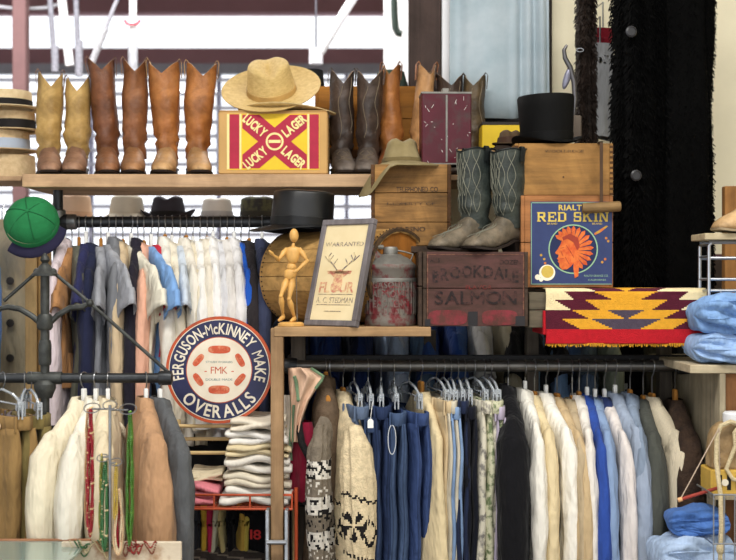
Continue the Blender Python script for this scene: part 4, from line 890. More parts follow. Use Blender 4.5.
# profile facing left: face, warbonnet of separate feathers
def hp(px, py): return (ux(px), uz(py))
face = [(564, 242), (561.5, 246), (560.5, 249), (557.5, 254), (555, 257.5), (556, 259), (558.5, 259.5), (558, 262), (556.8, 263.5), (558.5, 265), (557.5, 266.5), (559, 268), (559.5, 272), (562, 274.5), (567, 274), (571, 271), (574, 267), (578, 262), (577, 252), (574, 243), (569, 239)]
MB().prism([hp(*p) for p in face], -.0042, -.003).build('profile_face', LO, lsh, sm=0)
ft = 0
for i in range(15):
    a = math.radians(lerp(150, -75, i/14)); c_ = (572, 250+i*.5); L0, L1 = 5, 19.5+2.5*math.sin(i/14*PI)
    w0, w1 = 1., 2.1; dx, dy = math.cos(a), -math.sin(a); nx, ny = -dy, dx
    pts = [(c_[0]+dx*L0+nx*w0, c_[1]+dy*L0+ny*w0), (c_[0]+dx*L1*.85+nx*w1, c_[1]+dy*L1*.85+ny*w1), (c_[0]+dx*L1, c_[1]+dy*L1), (c_[0]+dx*L1*.85-nx*w1, c_[1]+dy*L1*.85-ny*w1), (c_[0]+dx*L0-nx*w0, c_[1]+dy*L0-ny*w0)]
    MB().prism([hp(*p) for p in pts], -.0046-.0001*(i % 2), -.003).build('bonnet_feather', LO, lsh, sm=0)
MB().prism([hp(*p) for p in ((562, 242), (570, 238.5), (578, 243), (579.5, 252), (577, 255), (573, 247), (567, 243.5), (563, 245.5))], -.005, -.003).build('bonnet_band', LOD, lsh, sm=0)
MB().prism([hp(*p) for p in ((574, 262), (577, 260), (579, 268), (578, 281), (574.5, 283), (573, 272))], -.005, -.003).build('braid', LO, lsh, sm=0)
ln = MB()
for x0_, y0_, x1_, y1_ in ((560, 253, 564, 252.5), (559.5, 263.8, 563.5, 263.6), (560.5, 256, 563, 261), (565, 262, 569, 269), (566, 250, 571, 258), (570, 256, 574, 263)): ln.bar((*hp(x0_, y0_)[:1], -.0044, hp(x0_, y0_)[1]), (hp(x1_, y1_)[0], -.0044, hp(x1_, y1_)[1]), .0016, .0006)
ln.build('face_lines', LOD, lsh, sm=0)
MB().lathe([(S(8, cy), 0), (S(8, cy), .0036)], 28, (ux(547), 0, uz(277.5)), RX).build('fruit_rind', LW, lsh, sm=0); MB().lathe([(S(6.2, cy), 0), (S(6.2, cy), .0041)], 28, (ux(547.3), 0, uz(276.5)), RX).build('fruit_slice', LY, lsh, sm=0)
MB().lathe([(S(2.8, cy), 0), (S(2.8, cy), .0038)], 14, (ux(537.5), 0, uz(282)), RX).lathe([(S(2, cy), 0), (S(2, cy), .0039)], 14, (ux(541), 0, uz(284.5)), RX).build('blossom', LW, lsh, sm=0)
lk = MB()
for x, y in ((541, 260), (544, 264), (545, 268), (606, 243), (608, 246), (605, 264), (602, 267)): lk.lathe([(S(1.3, cy), 0), (S(1.3, cy), .0034)], 8, (ux(x), 0, uz(y)), RX)
lk.prism([hp(*p) for p in ((594, 238), (606, 230.5), (608, 231), (600, 237.5), (594.5, 240))], -.0036, -.003)
tag(lk.build('leaf_marks', worn((190, 150, 60), (200, 110, 60), 60), lsh, sm=0), kind='stuff')
text(MB(), 'RIALTO ORANGE CO.', ux(596), uz(281.5), S(1.9, cy), -.0034, S(24, cy), .0).build('lettering', LG, lsh, sm=0); text(MB(), 'CALIFORNIA', ux(597), uz(285.5), S(1.6, cy), -.0034, S(18, cy), .0).build('lettering', LG, lsh, sm=0)
py_ = .1; pz0 = BT+fh_+.001; pcw, pch = S(98, py_), W(0, 143, py_).z-pz0
PALE = wood((168, 124, 68), .72, 0, 4, grime=.4)
pc = crate('pale_crate', 'pale wooden box with finger joints stacked on the fruit crate', (W(564, 0, py_).x, py_, pz0), pcw, .2, pch, PALE, nf=1, seed=41, joints=True)
text(MB(), 'WOOLDRIDGE', -.0, pch*.82, .008, -.003, pcw*.4, .0).build('lettering', FINK, pc, sm=0)
MB().lathe([(.003, 0), (.003, .002)], 10, (-.002, 0, pch*.35), RX).build('knot', M((80, 54, 34)), pc)
# hanging mallet
hm = thing('hanging_block', 'small wooden roller hanging by a dark strap before the pale crate', 'roller', (W(601, 0, .06).x, .052, W(0, 207.5, .06).z)); k = S(1, .06)
MB().tube([(-19*k, 0, -1.*k), (-17*k, 0, -.9*k), (17.5*k, 0, 1.*k), (19*k, 0, 1.1*k)], [4.6*k, 5.2*k, 5.2*k, 4.6*k], 14).build('roller', wood((150, 120, 78), .65, 0, 6), hm, sm=50)
MB().box(-1.6*k, 1.6*k, -.0, .003, 4*k, 66*k).box(-1.6*k, 1.6*k, 0.0, .1, 66*k-.003, 66*k).build('strap', M((74, 54, 38), rough=.8, var=.2), hm, sm=0)
# top hat
TH = M((9, 9, 9), rough=.7, var=.2, scale=10, spec=.12, sheen=.0, bump=.08, bscale=120, name='silk_plush')
hat('top_hat', 'black silk top hat standing on the pale wooden box', (W(547, 0, py_+.1).x, py_+.105, pz0+pch+.012), .082, .092, S(47, py_+.1), 1.1, .03, .02, .008, .0, 0, dome=.003, mc=TH, mband=M((7, 7, 7), rough=.6, var=.1, spec=.15), band=.03, rot=(0, -.03, .35))
# curtain
CUR = M((156, 174, 182), rough=.85, col2=(184, 196, 202), lo=.3, hi=.7, scale=6, bump=.1, bscale=30, name='cotton'); cyY = PY-.07
ct = thing('curtain', 'pale blue grey cotton sheet hanging against the cream wall', 'curtain', W(500, 119, cyY)); xa, xb = W(449, 0, cyY).x, W(549, 0, cyY).x; zc_ = W(0, 119, cyY).z; rows = []
for j in range(15):
    t = j/14; row = []
    for i in range(91):
        u = i/90; x = lerp(xa, xb, u)+.008*math.sin(t*3+u*9)*.5; fz = .012*math.sin(u*46+.8*t)*smooth((u-.55)/.2)+.016*math.sin(u*9+1+t)+.01*math.sin(u*23-t*1.2)*smooth((.3-u)/.2)
        row.append((x-W(500, 0, cyY).x, fz-.01, t*1.4))
    rows.append(row)
co = MB().loft(rows, close=False).build('cloth', CUR, ct, sm=180); co.modifiers.new('t', 'SOLIDIFY').thickness = .003
ROD = MB().tube([(xa-W(500, 0, cyY).x-.01, 0, -.004), (xb-W(500, 0, cyY).x+.01, 0, -.004)], .007, 10).build('bottom_rod', BLK, ct)
# yellow box with brown hat
yy = .6; yb = thing('yellow_box', 'yellow box with black edge behind the tall grey boots', 'box', (W(510, 0, yy).x, yy, W(0, 150, yy).z)); h_ = W(0, 122, yy).z-W(0, 150, yy).z
MB().box(-.1, .12, 0, .2, 0, h_).build('body', M((224, 190, 40), rough=.5, var=.06), yb, bevel=.003); MB().box(-.101, .121, -.001, .201, h_-.012, h_+.001).build('lid', M((40, 36, 30), rough=.5), yb, bevel=.002)
plank('back_board_shelf', 'dark board under the yellow box behind the tall boots', 482, 610, 150.2, yy-.02, .24, .025, DARKW)
hat('felt_hat', 'small brown felt hat beside the top hat brim', (W(511, 0, .42).x, .42, W(0, 145, .42).z), .045, .05, S(16, .42), .8, .02, .005, 0, .01, .1, mc=M((88, 70, 50), rough=.9, var=.15), mband=BROWNB, lump=.2)
plank('hat_board', 'small board carrying the brown felt hat beside the pale box', 495, 530, 145.3, .36, .12, .015, DARKW)

# ---------------------------------------------------------------- black fur coats
def fur_coat(label, px, Y, y0, y1, wd, dp, rz, seed, mat, fmat, n=9000, hair=.02, slv=True, btn=(), ztop=None):
    rnd = random.Random(seed); zb_ = W(0, y1, Y).z; L = W(0, y0, Y).z-zb_; r = thing('fur_coat', label, 'coat', W(px, y1, Y), rz); N, T = 48, 36
    def sf(th, t):     # t 0 hem .. 1 shoulder
        w = wd*interp([(0, 1.), (.5, .93), (.85, .9), (.93, .8), (1, .25)], t); d_ = dp*interp([(0, 1.), (.8, .85), (1, .3)], t)
        f = 1+.08*math.sin(th*5+seed+3*t)+.05*math.sin(th*9-2*t+seed)+.12*nz(math.cos(th)*1.3+seed, math.sin(th)*1.3, t*5)
        return Vector((w*f*math.copysign(abs(math.cos(th))**.8, math.cos(th)), d_*f*math.sin(th), L*t))
    MB().loft([[sf(2*PI*k/N, i/T) for k in range(N)] for i in range(T+1)], True, True, True).build('body', mat, r, sm=180)
    surfs = [sf]
    if slv:
        for sx in (-1, 1):
            def ss(th, t, sx=sx): 
                return Vector((sx*(wd*.96+.03*math.sin(t*3))+wd*.28*math.cos(th)*(1+.1*math.sin(t*14)), -dp*.35+dp*.5*math.sin(th), L*(.32+.58*t)))
            MB().loft([[ss(2*PI*k/20, i/20) for k in range(20)] for i in range(21)], True, True, True).build('sleeve', mat, r, sm=180); surfs.append(ss)
    v = []; f = []
    for i in range(n):
        sfn = surfs[0] if (rnd.random() < .7 or len(surfs) == 1) else surfs[rnd.randint(1, len(surfs)-1)]
        th = rnd.uniform(0, 2*PI); t = rnd.uniform(.0, 1); p = sfn(th, t); q = sfn(th+.05, t); tg = (q-p).normalized(); nn = Vector((tg.y, -tg.x, 0))
        h = hair*rnd.uniform(.5, 1.3); d_ = (nn*rnd.uniform(.3, .8)+Vector((rnd.uniform(-.35, .35), rnd.uniform(-.2, .2), -1))).normalized()
        sd = d_.cross(nn); sd = sd.normalized()*.0016 if sd.length > 1e-4 else tg*.0016
        o = len(v); v += [p-sd-nn*.002, p+sd-nn*.002, p+d_*h*.6+sd*.6+nn*h*.15, p+d_*h]; f += [(o, o+1, o+2), (o, o+2, o+3)]
    tag(MB().add(v, f).build('fur', fmat, r, sm=0), kind='stuff')
    for bxp, byp in btn:
        b = Vector((W(bxp, 0, Y-dp).x-W(px, 0, Y).x, -dp*1.16, W(0, byp, Y-dp).z-zb_))
        MB().lathe([(.019, 0), (.019, .005), (.014, .008), (.013, .006), (.004, .006)], 20, b, RX).build('button', M((38, 38, 42), rough=.35, var=.15, spec=.5), r, sm=40)
    return r
FB = M((3, 3, 3), rough=.9, var=.3, scale=20, spec=.05); FH = M((5, 5, 5), rough=.8, var=.3, scale=30, spec=.1)
fur_coat('shaggy black fur coat with large round buttons beside the crates', 640, .42, -70, 300, .085, .085, .15, 3, FB, FH, 14000, .03, False, ((625, 33), (630, 176)))
fur_coat('smooth black fur coat hanging beside the cream wall', 679, .46, -70, 302, .118, .1, -.1, 5, M((4, 4, 4), rough=.9, var=.2, scale=30, spec=.06), M((5, 5, 5), rough=.85, var=.2, spec=.08), 14000, .013, False)
fur_coat('narrow brown black fur stole with strap beside the top hat', 586, .5, -60, 142, .024, .026, .2, 8, M((28, 20, 14), rough=.8, var=.3, scale=20), M((34, 24, 18), rough=.6, var=.3), 7000, .026, False)
for px, lab, Y in ((640, 'black wire hook above the shaggy fur coat', .42), (681, 'black wire hook above the smooth fur coat', .46), (586, 'black wire hook above the narrow fur stole', .5)):
    zt_ = W(0, -64, Y).z; hk = thing('coat_hook', lab, 'hook', (W(px, 0, Y).x, Y, zt_)); MB().tube([(0, 0, -.03), (0, 0, .08), (0, .04, .12), (0, PY-Y-.002, .12)], .006, 8).build('hook', DARKPIPE, hk)
# grey silver cloth and red cloth between the furs, steel horn hook
gf = garment('grey_cloth', 'silver grey cloth hanging between the fur stole and shaggy coat', W(600, 45, .6), .3, fabric((176, 178, 180)), 'cloth', L=.34, ws=.05, b=.02, sleeve='none', slope=.04)
rf = garment('red_cloth', 'dark red cloth strip hanging beside the fur stole', W(603, 30, .68), .3, fabric((140, 34, 48)), 'cloth', L=.18, ws=.03, b=.02, sleeve='none', slope=.03)
for lab, p in (('thin wire holding the silver grey cloth', W(600, 45, .6)), ('thin wire holding the dark red cloth strip', W(603, 30, .68))):
    MB().tube([(0, 0, 0), (0, 0, .1), (0, PY-p.y-.001, .12)], .003, 6).build('wire', STEEL, thing('wire_hook', lab, 'hook', p))
sh_ = thing('steel_hook', 'curved polished steel hook standing up behind the top hat', 'hook', W(573, 118, .34)); p0 = W(573, 118, .34)
MB().tube([W(x, y, .34)-p0 for x, y in ((573, 118), (575, 100), (574, 82), (570, 67), (565, 58), (564, 50), (567, 45))], [.007, .008, .009, .009, .008, .007, .004], 12).build('hook', M((96, 94, 96), metal=.85, rough=.3, var=.2), sh_)
MB().ell(W(567, 78, .34)-p0, .012, .008, .04, R=Matrix.Rotation(.3, 3, 'Y')).build('plate', M((120, 120, 136), metal=.6, rough=.35, var=.2), sh_)
MB().cbox(W(573, 128, .34)-p0, .05, .05, .08).build('foot', M((90, 80, 70), rough=.6), sh_, bevel=.004)
cl = thing('strap_ring', 'small pale ring clip on the strap of the fur stole', 'clip', W(580, 50, .45)); MB().tube([(.008*math.cos(a)*1.5, 0, .006*math.sin(a)) for a in [2*PI*i/16 for i in range(16)]], .0018, 6, closed=True).build('ring', STEEL, cl)

# ---------------------------------------------------------------- right-hand shelf unit
RYf = -.15
su = thing('side_shelf', 'whitewashed wooden shelf unit holding folded jeans', 'shelf', (1.05, RYf, 0)); WWD = wood((176, 164, 138), .72, 2, 4); WWH = wood((204, 190, 160), .8, 0, 4)
zp = W(0, 365, RYf).z
MB().box(0, .018, 0, .58, 0, zp-.026).build('side_panel', WWD, su, bevel=.002)
MB().box(W(690, 0, RYf).x-1.05, .5, 0, .58, zp-.025, zp).build('shelf_board', WWH, su, bevel=.002)
MB().box(W(663, 0, .45).x-1.05, W(671, 0, .45).x-1.05, .6, .63, 0, zp).build('back_post', WWD, su, bevel=.002)
MB().box(W(724, 0, RYf).x-1.05, W(745, 0, RYf).x-1.05, .01, .04, .4, zp-.026).build('front_post', wood((136, 92, 54), .7, 2), su, bevel=.002)
zlow = W(0, 590, -.3).z
MB().box(.02, .5, -.1, .58, zlow-.02, zlow).build('lower_board', WWH, su, bevel=.002)
MB().box(W(725, 0, .3).x-1.05, W(748, 0, .3).x-1.05, .45, .49, zp, W(0, 186, .3).z).build('tall_post', wood((176, 126, 72), .75, 2, 4), su, bevel=.002)
# wire rack on the shelf board with a plank and tan boots
wr = thing('wire_rack', 'chrome wire rack standing on the side shelf behind the folded jeans', 'rack', (W(709, 0, -.05).x, -.05, zp+.001)); WRM = M((168, 172, 178), metal=.85, rough=.3, var=.1)
zt_ = W(0, 242, -.05).z-zp
for x in (0, .24):
    for y in (0, .11): MB().tube([(x, y, 0), (x, y, zt_-.012), (x+(.012 if x == 0 else -.012), y, zt_)], .0055, 8).build('upright', WRM, wr)
    for z in (zt_-.01, zt_-.045, zt_-.115, zt_-.15): MB().tube([(x, 0, z), (x, .11, z)], .0035, 6).build('side_wire', WRM, wr)
for y in (0, .11):
    for z in (zt_, zt_-.05, zt_-.115, zt_-.15): MB().tube([(0, y, z), (.24, y, z)], .0045, 8).build('cross_wire', WRM, wr)
MB().tube([(.035, -.002, zt_-.15), (.04, -.004, zt_-.19), (.055, -.004, zt_-.2), (.24, -.002, zt_-.2)], .003, 6).build('wire_hook', WRM, wr)
pk = thing('rack_plank', 'pale plank lying on the chrome wire rack under tan boots', 'plank', (W(705, 0, -.08).x, -.08, zp+zt_+.006)); MB().box(0, .3, 0, .17, 0, .02).build('board', wood((206, 190, 156), .85, 0), pk, bevel=.002)
PB = leather((196, 164, 116), (220, 190, 146), .6); PBV = leather((186, 150, 104), (212, 178, 132), .6); CRS = M((150, 132, 104), rough=.7, var=.15)
boot('tan_boot', 'pale tan boot with crepe sole at the edge of the wire rack plank', (W(757, 0, -.02).x, -.02, zp+zt_+.027), math.radians(-75), .3, PB, PBV, .05, .06, .03, (0, 0), .003, 51, toe=.018, msole=CRS, foot=.72)
boot('tan_boot', 'pale tan boot standing behind its mate on the wire rack plank', (W(773, 0, -.02).x, .055, zp+zt_+.027), math.radians(-70), .3, PB, PBV, .05, .06, .03, (0, 0), .003, 52, toe=.018, msole=CRS, foot=.72)
# folded jeans on the shelf board
def rolled(name, label, loc, rz, w, d, h, mat, seed, cat='jeans'):
    r = thing(name, label, cat, loc, rz); rnd = random.Random(seed); p = [rnd.uniform(0, 6) for _ in range(6)]; rg = []
    for i in range(33):
        x = lerp(-w/2, w/2, i/32); e = (1-abs(2*i/32-1)**5)**.5*.85+.15; out = []
        for k in range(56):
            th = 2*PI*k/56; c, s_ = math.cos(th), math.sin(th); wob = 1+.07*math.sin(3*th+p[0]+x*16)+.05*math.sin(7*th+p[1]-x*25)+.05*math.sin(x*33+p[2]+2*th)+.22*nz(x*13+p[3], c*1.5, s_*1.5)+.1*nz(x*34+p[3], c*4, s_*4)-sum(.2*math.exp(-(((th-t0-.5*math.sin(x*9+p[4]+t0)+PI) % (2*PI)-PI)/.13)**2) for t0 in (2.7, 3.2, 3.75))
            y = d/2*math.copysign(abs(c)**.7, c)*wob*lerp(e, 1, .4); z = h/2+h/2*math.copysign(abs(s_)**.8, s_)*wob*e
            out.append((x, y, max(.0008, z)))
        rg.append(out)
    MB().loft(rg, True, True, True).build('roll', mat, r, sm=180)
    for q in range(3):
        th = rnd.uniform(2.4, 4.2); MB().tube([Vector(rg[i][int(th/(2*PI)*56) % 56])+Vector((0, -.002, 0)) for i in range(3, 30)], .0022, 5).build('seam', mat, r)
    return r
LD1, LD2 = denim((112, 144, 186)), denim((134, 160, 196))
jy = -.16
rolled('folded_jeans', 'light blue folded jeans at the bottom of the pile on the side shelf', (W(739, 0, jy).x, jy+.12, zp+.001), 0, S(82, jy), .26, S(31, jy), LD2, 5)
rolled('folded_jeans', 'blue rolled jeans on top of the pile on the side shelf', (W(742, 0, jy).x, jy+.12, zp+S(30, jy)), .0, S(84, jy), .24, S(40, jy), LD1, 7)
# lower right: folded shirts, basket, pulley block, rope, hanger stick
zl = zlow
rolled('folded_shirt', 'pale washed denim folded shirt under the bright blue shirt', (W(697, 0, -.25).x, -.2, zl+.001), .1, S(84, -.25), .2, S(50, -.25), denim((140, 158, 182)), 11, 'shirt')
rolled('folded_shirt', 'bright blue folded shirt on the lower right pile', (W(703, 0, -.25).x, -.18, zl+S(48, -.25)), -.1, S(62, -.25), .18, S(26, -.25), fabric((74, 112, 176)), 12, 'shirt')
lo_ = thing('low_shelf', 'low wooden shelf board under the folded shirts', 'shelf', (W(700, 0, -.25).x, -.25, zl-.021)); MB().box(-.17, .02, -.07, .25, 0, .02).build('board', WWH, lo_, bevel=.002)
for x in (-.15, 0): MB().box(x-.015, x+.015, .1, .13, -(zl-.021), -.001).build('leg', WWD, lo_, bevel=.002)
bk = thing('wire_basket', 'thin clear wire basket in front of the rope and pulley block', 'basket', (W(722, 0, -.3).x, -.3, zl+.002))
bh = W(0, 492, -.3).z-zl
for i in range(8): MB().tube([(-.035+i*.03, -.04, 0), (-.04+i*.03, -.06, bh)], .0018, 6).build('upright_wire', WRM, bk)
for z in (.004, bh*.5, bh): MB().tube([(-.04, .12, z), (-.04, -.06*z/bh-.04*(1-z/bh), z), (.2, -.06*z/bh-.04*(1-z/bh), z)], .0026, 6).build('ring_wire', WRM, bk)
yb2 = thing('yellow_tin', 'yellow and black printed tin under the tan leather case', 'tin', (W(738, 0, -.24).x, -.24, W(0, 495, -.24).z)); hh = W(0, 470, -.24).z-W(0, 495, -.24).z
MB().box(-S(27, -.24), .1, 0, .12, 0, hh).build('body', M((206, 168, 74), rough=.5, var=.12, scale=20), yb2, bevel=.004)
for i in range(4): MB().box(-S(20-i*9, -.24), -S(16-i*9, -.24), -.001, .001, hh*.2, hh*.8).build('black_mark', BLK, yb2, sm=0)
MB().lathe([(S(3.5, -.24), 0), (S(3.5, -.24), .002)], 16, (-S(13, -.24), 0, hh*.5), RX).build('white_spot', LW, yb2, sm=0)
tb = thing('tin_board', 'small shelf board under the yellow printed tin', 'shelf', (W(738, 0, -.24).x, -.25, W(0, 495, -.24).z-.013)); MB().box(-S(24, -.24), .16, 0, .15, 0, .012).build('board', WWD, tb, bevel=.001)
MB().box(.1, .13, .08, .11, -(W(0, 495, -.24).z-.013-zl), -.001).build('leg', WWD, tb); MB().box(-.06, -.04, .1, .13, -(W(0, 495, -.24).z-.013-zl), -.001).build('leg', WWD, tb)
lc = thing('leather_case', 'tan stitched leather case with white cap and cream rope handle', 'case', (W(736, 0, -.22).x, -.2, yb2.location.z+hh+.001)); q = S(1, -.22); zz = yb2.location.z+hh
def lp(x, y): return ((x-736)*q, (W(0, y, -.22).z-zz))
pts = [lp(711, 469), lp(712, 446), lp(714, 434), lp(719, 427), lp(727, 423), lp(745, 423), lp(758, 430), lp(760, 469)]
MB().prism(pts, -.03, .05).build('body', leather((170, 140, 96), (192, 164, 120), .6), lc, bevel=.006, bseg=2)
stt = MB()
for i in range(5): stt.tube([(lp(717+i*.3, 0)[0], -.031, lp(0, 438+i*6)[1]), (lp(718.5+i*.3, 0)[0], -.031, lp(0, 441+i*6)[1])], .0016, 5)
stt.build('stitches', M((80, 54, 36)), lc)
MB().lathe([(.03, lp(0, 424)[1]), (.033, lp(0, 423)[1]), (.033, lp(0, 415)[1]), (.028, lp(0, 413)[1])], 20, (lp(737, 0)[0], .01, 0)).build('cap', M((222, 224, 226), rough=.4, var=.04), lc, sm=40)
ROPE = M((206, 190, 152), rough=.95, var=.15, scale=120, stretch=(1, 1, 2), bump=.6, bscale=260, name='rope')
rp_ = lambda x, y, Y: Vector(((x-736)*q, Y, W(0, y, -.22).z-zz))
MB().tube([rp_(737, 424, -.04), rp_(728, 421, -.045), rp_(718, 425, -.05), rp_(713.5, 436, -.055), rp_(712.5, 460, -.06), rp_(713, 490, -.1), rp_(712, 520, -.12), rp_(711, 545, -.12), rp_(711, 575, -.12)], .0068, 8).build('rope', ROPE, lc)
MB().ell(rp_(711, 542, -.12), .012, .012, .018).build('rope_knot', ROPE, lc)
MB().tube([rp_(738, 425, -.04), rp_(732, 432, -.045), rp_(733, 445, -.045), rp_(728, 458, -.045), rp_(724, 468, -.045), rp_(730, 478, -.05), rp_(742, 480, -.05)], .0062, 8).build('rope', ROPE, lc)
hs = thing('stick_hanger', 'red wooden stick hanger slung on a thin cord', 'hanger', W(699, 494, -.28)); p0 = W(699, 494, -.28)
MB().tube([W(678.5, 500, -.29)-p0, W(721, 487, -.25)-p0], .005, 10).build('stick', M((150, 58, 48), rough=.5, var=.15), hs); MB().lathe([(.0066, -.006), (.0066, .006)], 10, W(680, 499.6, -.29)-p0, Matrix.Rotation(PI/2-.3, 3, 'Y')).build('stick_tip', M((220, 170, 120)), hs)
MB().tube([W(681, 498, -.29)-p0, W(719, 428, -.26)-p0], .0016, 6).tube([W(719, 428, -.26)-p0, W(720, 488, -.25)-p0], .0016, 6).build('cord', M((190, 170, 150)), hs)
# ---------------------------------------------------------------- clothes
def hung(px, Y, rail_y, hp_, deg, kind, gname, glabel, mat, typ='shirt', hl=None, rr=.0185, seed=None, hshort=None, **k):
    zr_ = W(0, rail_y, Y).z; hr = S(hp_, Y); loc = Vector((W(px, 0, Y).x, Y, zr_-hr)); rz = math.radians(deg); seed = int(px*7+Y*31) if seed is None else seed
    kn = {'wood': 'wooden hanger', 'white': 'white plastic hanger', 'wire': 'thin wire hanger', 'clip': 'clear clip hanger'}[kind]
    hanger('%s holding the %s' % (kn, hshort or ' '.join(glabel.split()[:6])), loc, rz, hr, kind, rr=rr)
    if typ == 'trousers': return trousers(gname, glabel, loc, rz, mat, seed=seed, **k)
    return garment(gname, glabel, loc, rz, mat, seed=seed, **k)
RYr = .2
WH = fabric((226, 222, 210)); OFF = fabric((216, 208, 190)); CRM = fabric((214, 196, 156)); BEI = fabric((190, 166, 128)); 
# knitwear beside the post
KB = knit((100, 84, 68)); KG = knit((122, 112, 98)); KC = knit((214, 196, 160)); KK = knit((34, 32, 32)); KW = knit((212, 206, 194))
def pat_grey(z, u):
    if z > -.17: return 0
    band = math.floor((z+.17)/-.055) % 4
    if band == 0: return 2 if nz(u*80, z*70, 3) > .1 else 1
    if band == 1: return 0 if nz(u*90, z*90, 5) < .25 else 1
    if band == 2: return 1 if nz(u*60, z*60, 9) < .1 else 2
    return 2 if nz(u*85, z*85, 7) > .2 else 0
def pat_cow(z, u):
    tri = abs(((u/.03) % 1)-.5)*2
    if abs(z+.285-.012*tri+.25*u) < .0045: return 1
    for cu, cz in ((-.012, -.365), (-.15, -.4), (.14, -.4)):
        p, q_ = u-cu, z-cz; r_ = math.hypot(p, q_); a = math.cos(5*math.atan2(q_, p)+1.5)
        if .008 < r_ < .046 and a > .0+.7*max(0, .03-r_)/.03: return 1
    for cu, cz in ((.055, -.385), (-.075, -.385)):
        p, q_ = u-cu, z-cz; d_ = abs(p)*1.3+abs(q_)
        if .035 < d_ < .062 and (math.floor((p+q_)/.0065)+math.floor((p-q_)/.0065)) % 2 == 0: return 1
    if abs(z+.46+.25*u) < .006 and (u/.014) % 1 < .6: return 1
    if z < -.5 and (math.floor(u/.014)+math.floor(z/.014)) % 3 == 0: return 1
    return 0
hung(326, RYr, 366, 16, -86, 'wood', 'knit_cardigan', 'brown grey chunky knit cardigan hanging beside the shelf post', KB, 'garment', cat='cardigan', L=.6, ws=.13, b=.04, collar=KB, sleeve='none', hshort='brown grey chunky cardigan')
hung(331, RYr, 366, 32, -100, 'wood', 'knit_sweater', 'grey and white patterned wool sweater beside the cream patterned one', KG, 'garment', cat='sweater', L=.66, ws=.18, b=.03, collar=KG, mf=pat_grey, mats=[KG, KW, KK], res=4, thick=1.1, hshort='grey and white patterned sweater')
hung(343, RYr, 366, 32, -76, 'wood', 'knit_sweater', 'cream wool sweater with black flower and zigzag pattern beside the jeans', KC, 'garment', cat='sweater', L=.68, ws=.19, b=.04, collar=KC, mf=pat_cow, mats=[KC, KK], res=5, thick=1.15, flare=1.1, hshort='cream black patterned wool sweater')
vz = garment('vest', 'dark red vest with black edging hanging beside the shelf post', W(303, 422, .14), math.radians(-60), fabric((116, 22, 44)), 'vest', L=.25, ws=.1, b=.03, sleeve='none', slope=.1, collar=None)
MB().tube([(.1, -.03, -.1), (.06, -.035, -.06), (.03, -.03, -.0), (-.03, -.03, 0), (-.06, -.035, -.06), (-.1, -.03, -.1)], .012, 8).tube([(.105, -.005, -.1), (.11, -.005, -.2), (.1, -.005, -.25), (.0, -.03, -.255), (-.1, -.005, -.25)], .012, 8).build('edging', KK, vz)
MB().tube([(0, 0, -.005), (0, 0, .05), (.01, .0, .09)], .0022, 6).build('hook', STEEL, thing('vest_hook', 'wire hook holding the dark red vest', 'hook', W(303, 422, .14)))
# peach cloth with green trim tied to the post
PEA = fabric((222, 186, 158)); GRN = fabric((108, 134, 104)); PWH = fabric((224, 214, 200))
pb = thing('peach_apron', 'peach cotton apron with green trim slung on the shelf post', 'apron', W(300, 440, .08)); p0 = W(300, 440, .08)
rows = []
for j in range(19):
    t = j/18; row = []
    for i in range(25):
        u = i/24; y_ = lerp(368, 442, t); xl = interp([(0, 288), (.25, 289), (.5, 291), (1, 292)], t); xr = interp([(0, 312), (.12, 326), (.25, 318), (.45, 309), (.7, 302), (1, 299)], t)
        dd = .05*math.sin(u*PI)*(.4+.6*(1-t))+.012*math.sin(u*14+t*3); row.append(W(lerp(xl, xr, u), y_, .1-dd)-p0)
    rows.append(row)
MB().loft(rows, close=False).build('cloth', PEA, pb, sm=180).modifiers.new('t', 'SOLIDIFY').thickness = .004
MB().tube([r[int(4+i*20/18)] + Vector((0, -.005, 0)) for i, r in enumerate(rows[2:9])], .006, 6).tube([r[23]+Vector((0, -.004, 0)) for r in rows[:6]], .005, 6).tube([Vector(r[4])+Vector((0, -.004, 0)) for r in rows[9:]], .005, 6).build('trim', GRN, pb)
wc = thing('white_cloth', 'white cloth strip with green edges hanging behind the shelf post', 'cloth', W(288, 505, .13)); p0 = W(288, 505, .13); rows = []
for j in range(15):
    rows.append([W(lerp(280, 294, i/10)+.8*math.sin(j*.8), lerp(395, 508, j/14), .13-.012*math.sin(i*.9+j*.2))-p0 for i in range(11)])
MB().loft(rows, close=False).build('cloth', PWH, wc, sm=180).modifiers.new('t', 'SOLIDIFY').thickness = .004
MB().tube([Vector(r[8])+Vector((0, -.004, 0)) for r in rows], .005, 6).build('trim', GRN, wc)
# jeans
JS = M((150, 120, 70), rough=.8)
for px, col, lab, dg in ((354, (84, 98, 120), 'faded blue jeans beside the cream patterned sweater', -82), (368, (48, 62, 90), 'mid blue jeans with white price tag', -86), (381, (36, 48, 76), 'deep blue jeans between tagged pair and looped pair', -90), (394, (60, 76, 104), 'medium blue jeans with a looped cord', -88), (409, (50, 66, 104), 'bright blue jeans beside the flaring cream shirt', -78)):
    tr = hung(px, RYr, 366, 20, dg, 'clip', 'jeans', lab, denim(col), 'trousers', cat='jeans', seam=denim(tuple(int(c*.8) for c in col)), b=.0185, drop=.05+.02*(px % 3), L=.95, hshort=lab)
tg_ = thing('price_tag', 'white paper price tag on a string over the mid blue jeans', 'tag', W(370.5, 428, -.03)); MB().prism([(-.009, 0), (.009, 0), (.009, .022), (.004, .028), (-.004, .028), (-.009, .022)], -.0008, .0008).build('card', WHITEP, tg_, sm=0); MB().tube([(0, 0, .025), (.004, .02, .06), (.006, .05, .075)], .0008, 5).build('string', WHITEP, tg_)
MB().tube([(.012*math.sin(a)*1.0, -.0, .045*math.cos(a)-.045) for a in [lerp(.15, 2*PI-.15, i/24) for i in range(25)]], .0013, 6).build('cord', M((200, 205, 210)), thing('cord_loop', 'thin pale cord loop hanging on the medium blue jeans', 'cord', W(392, 425, -.04)))
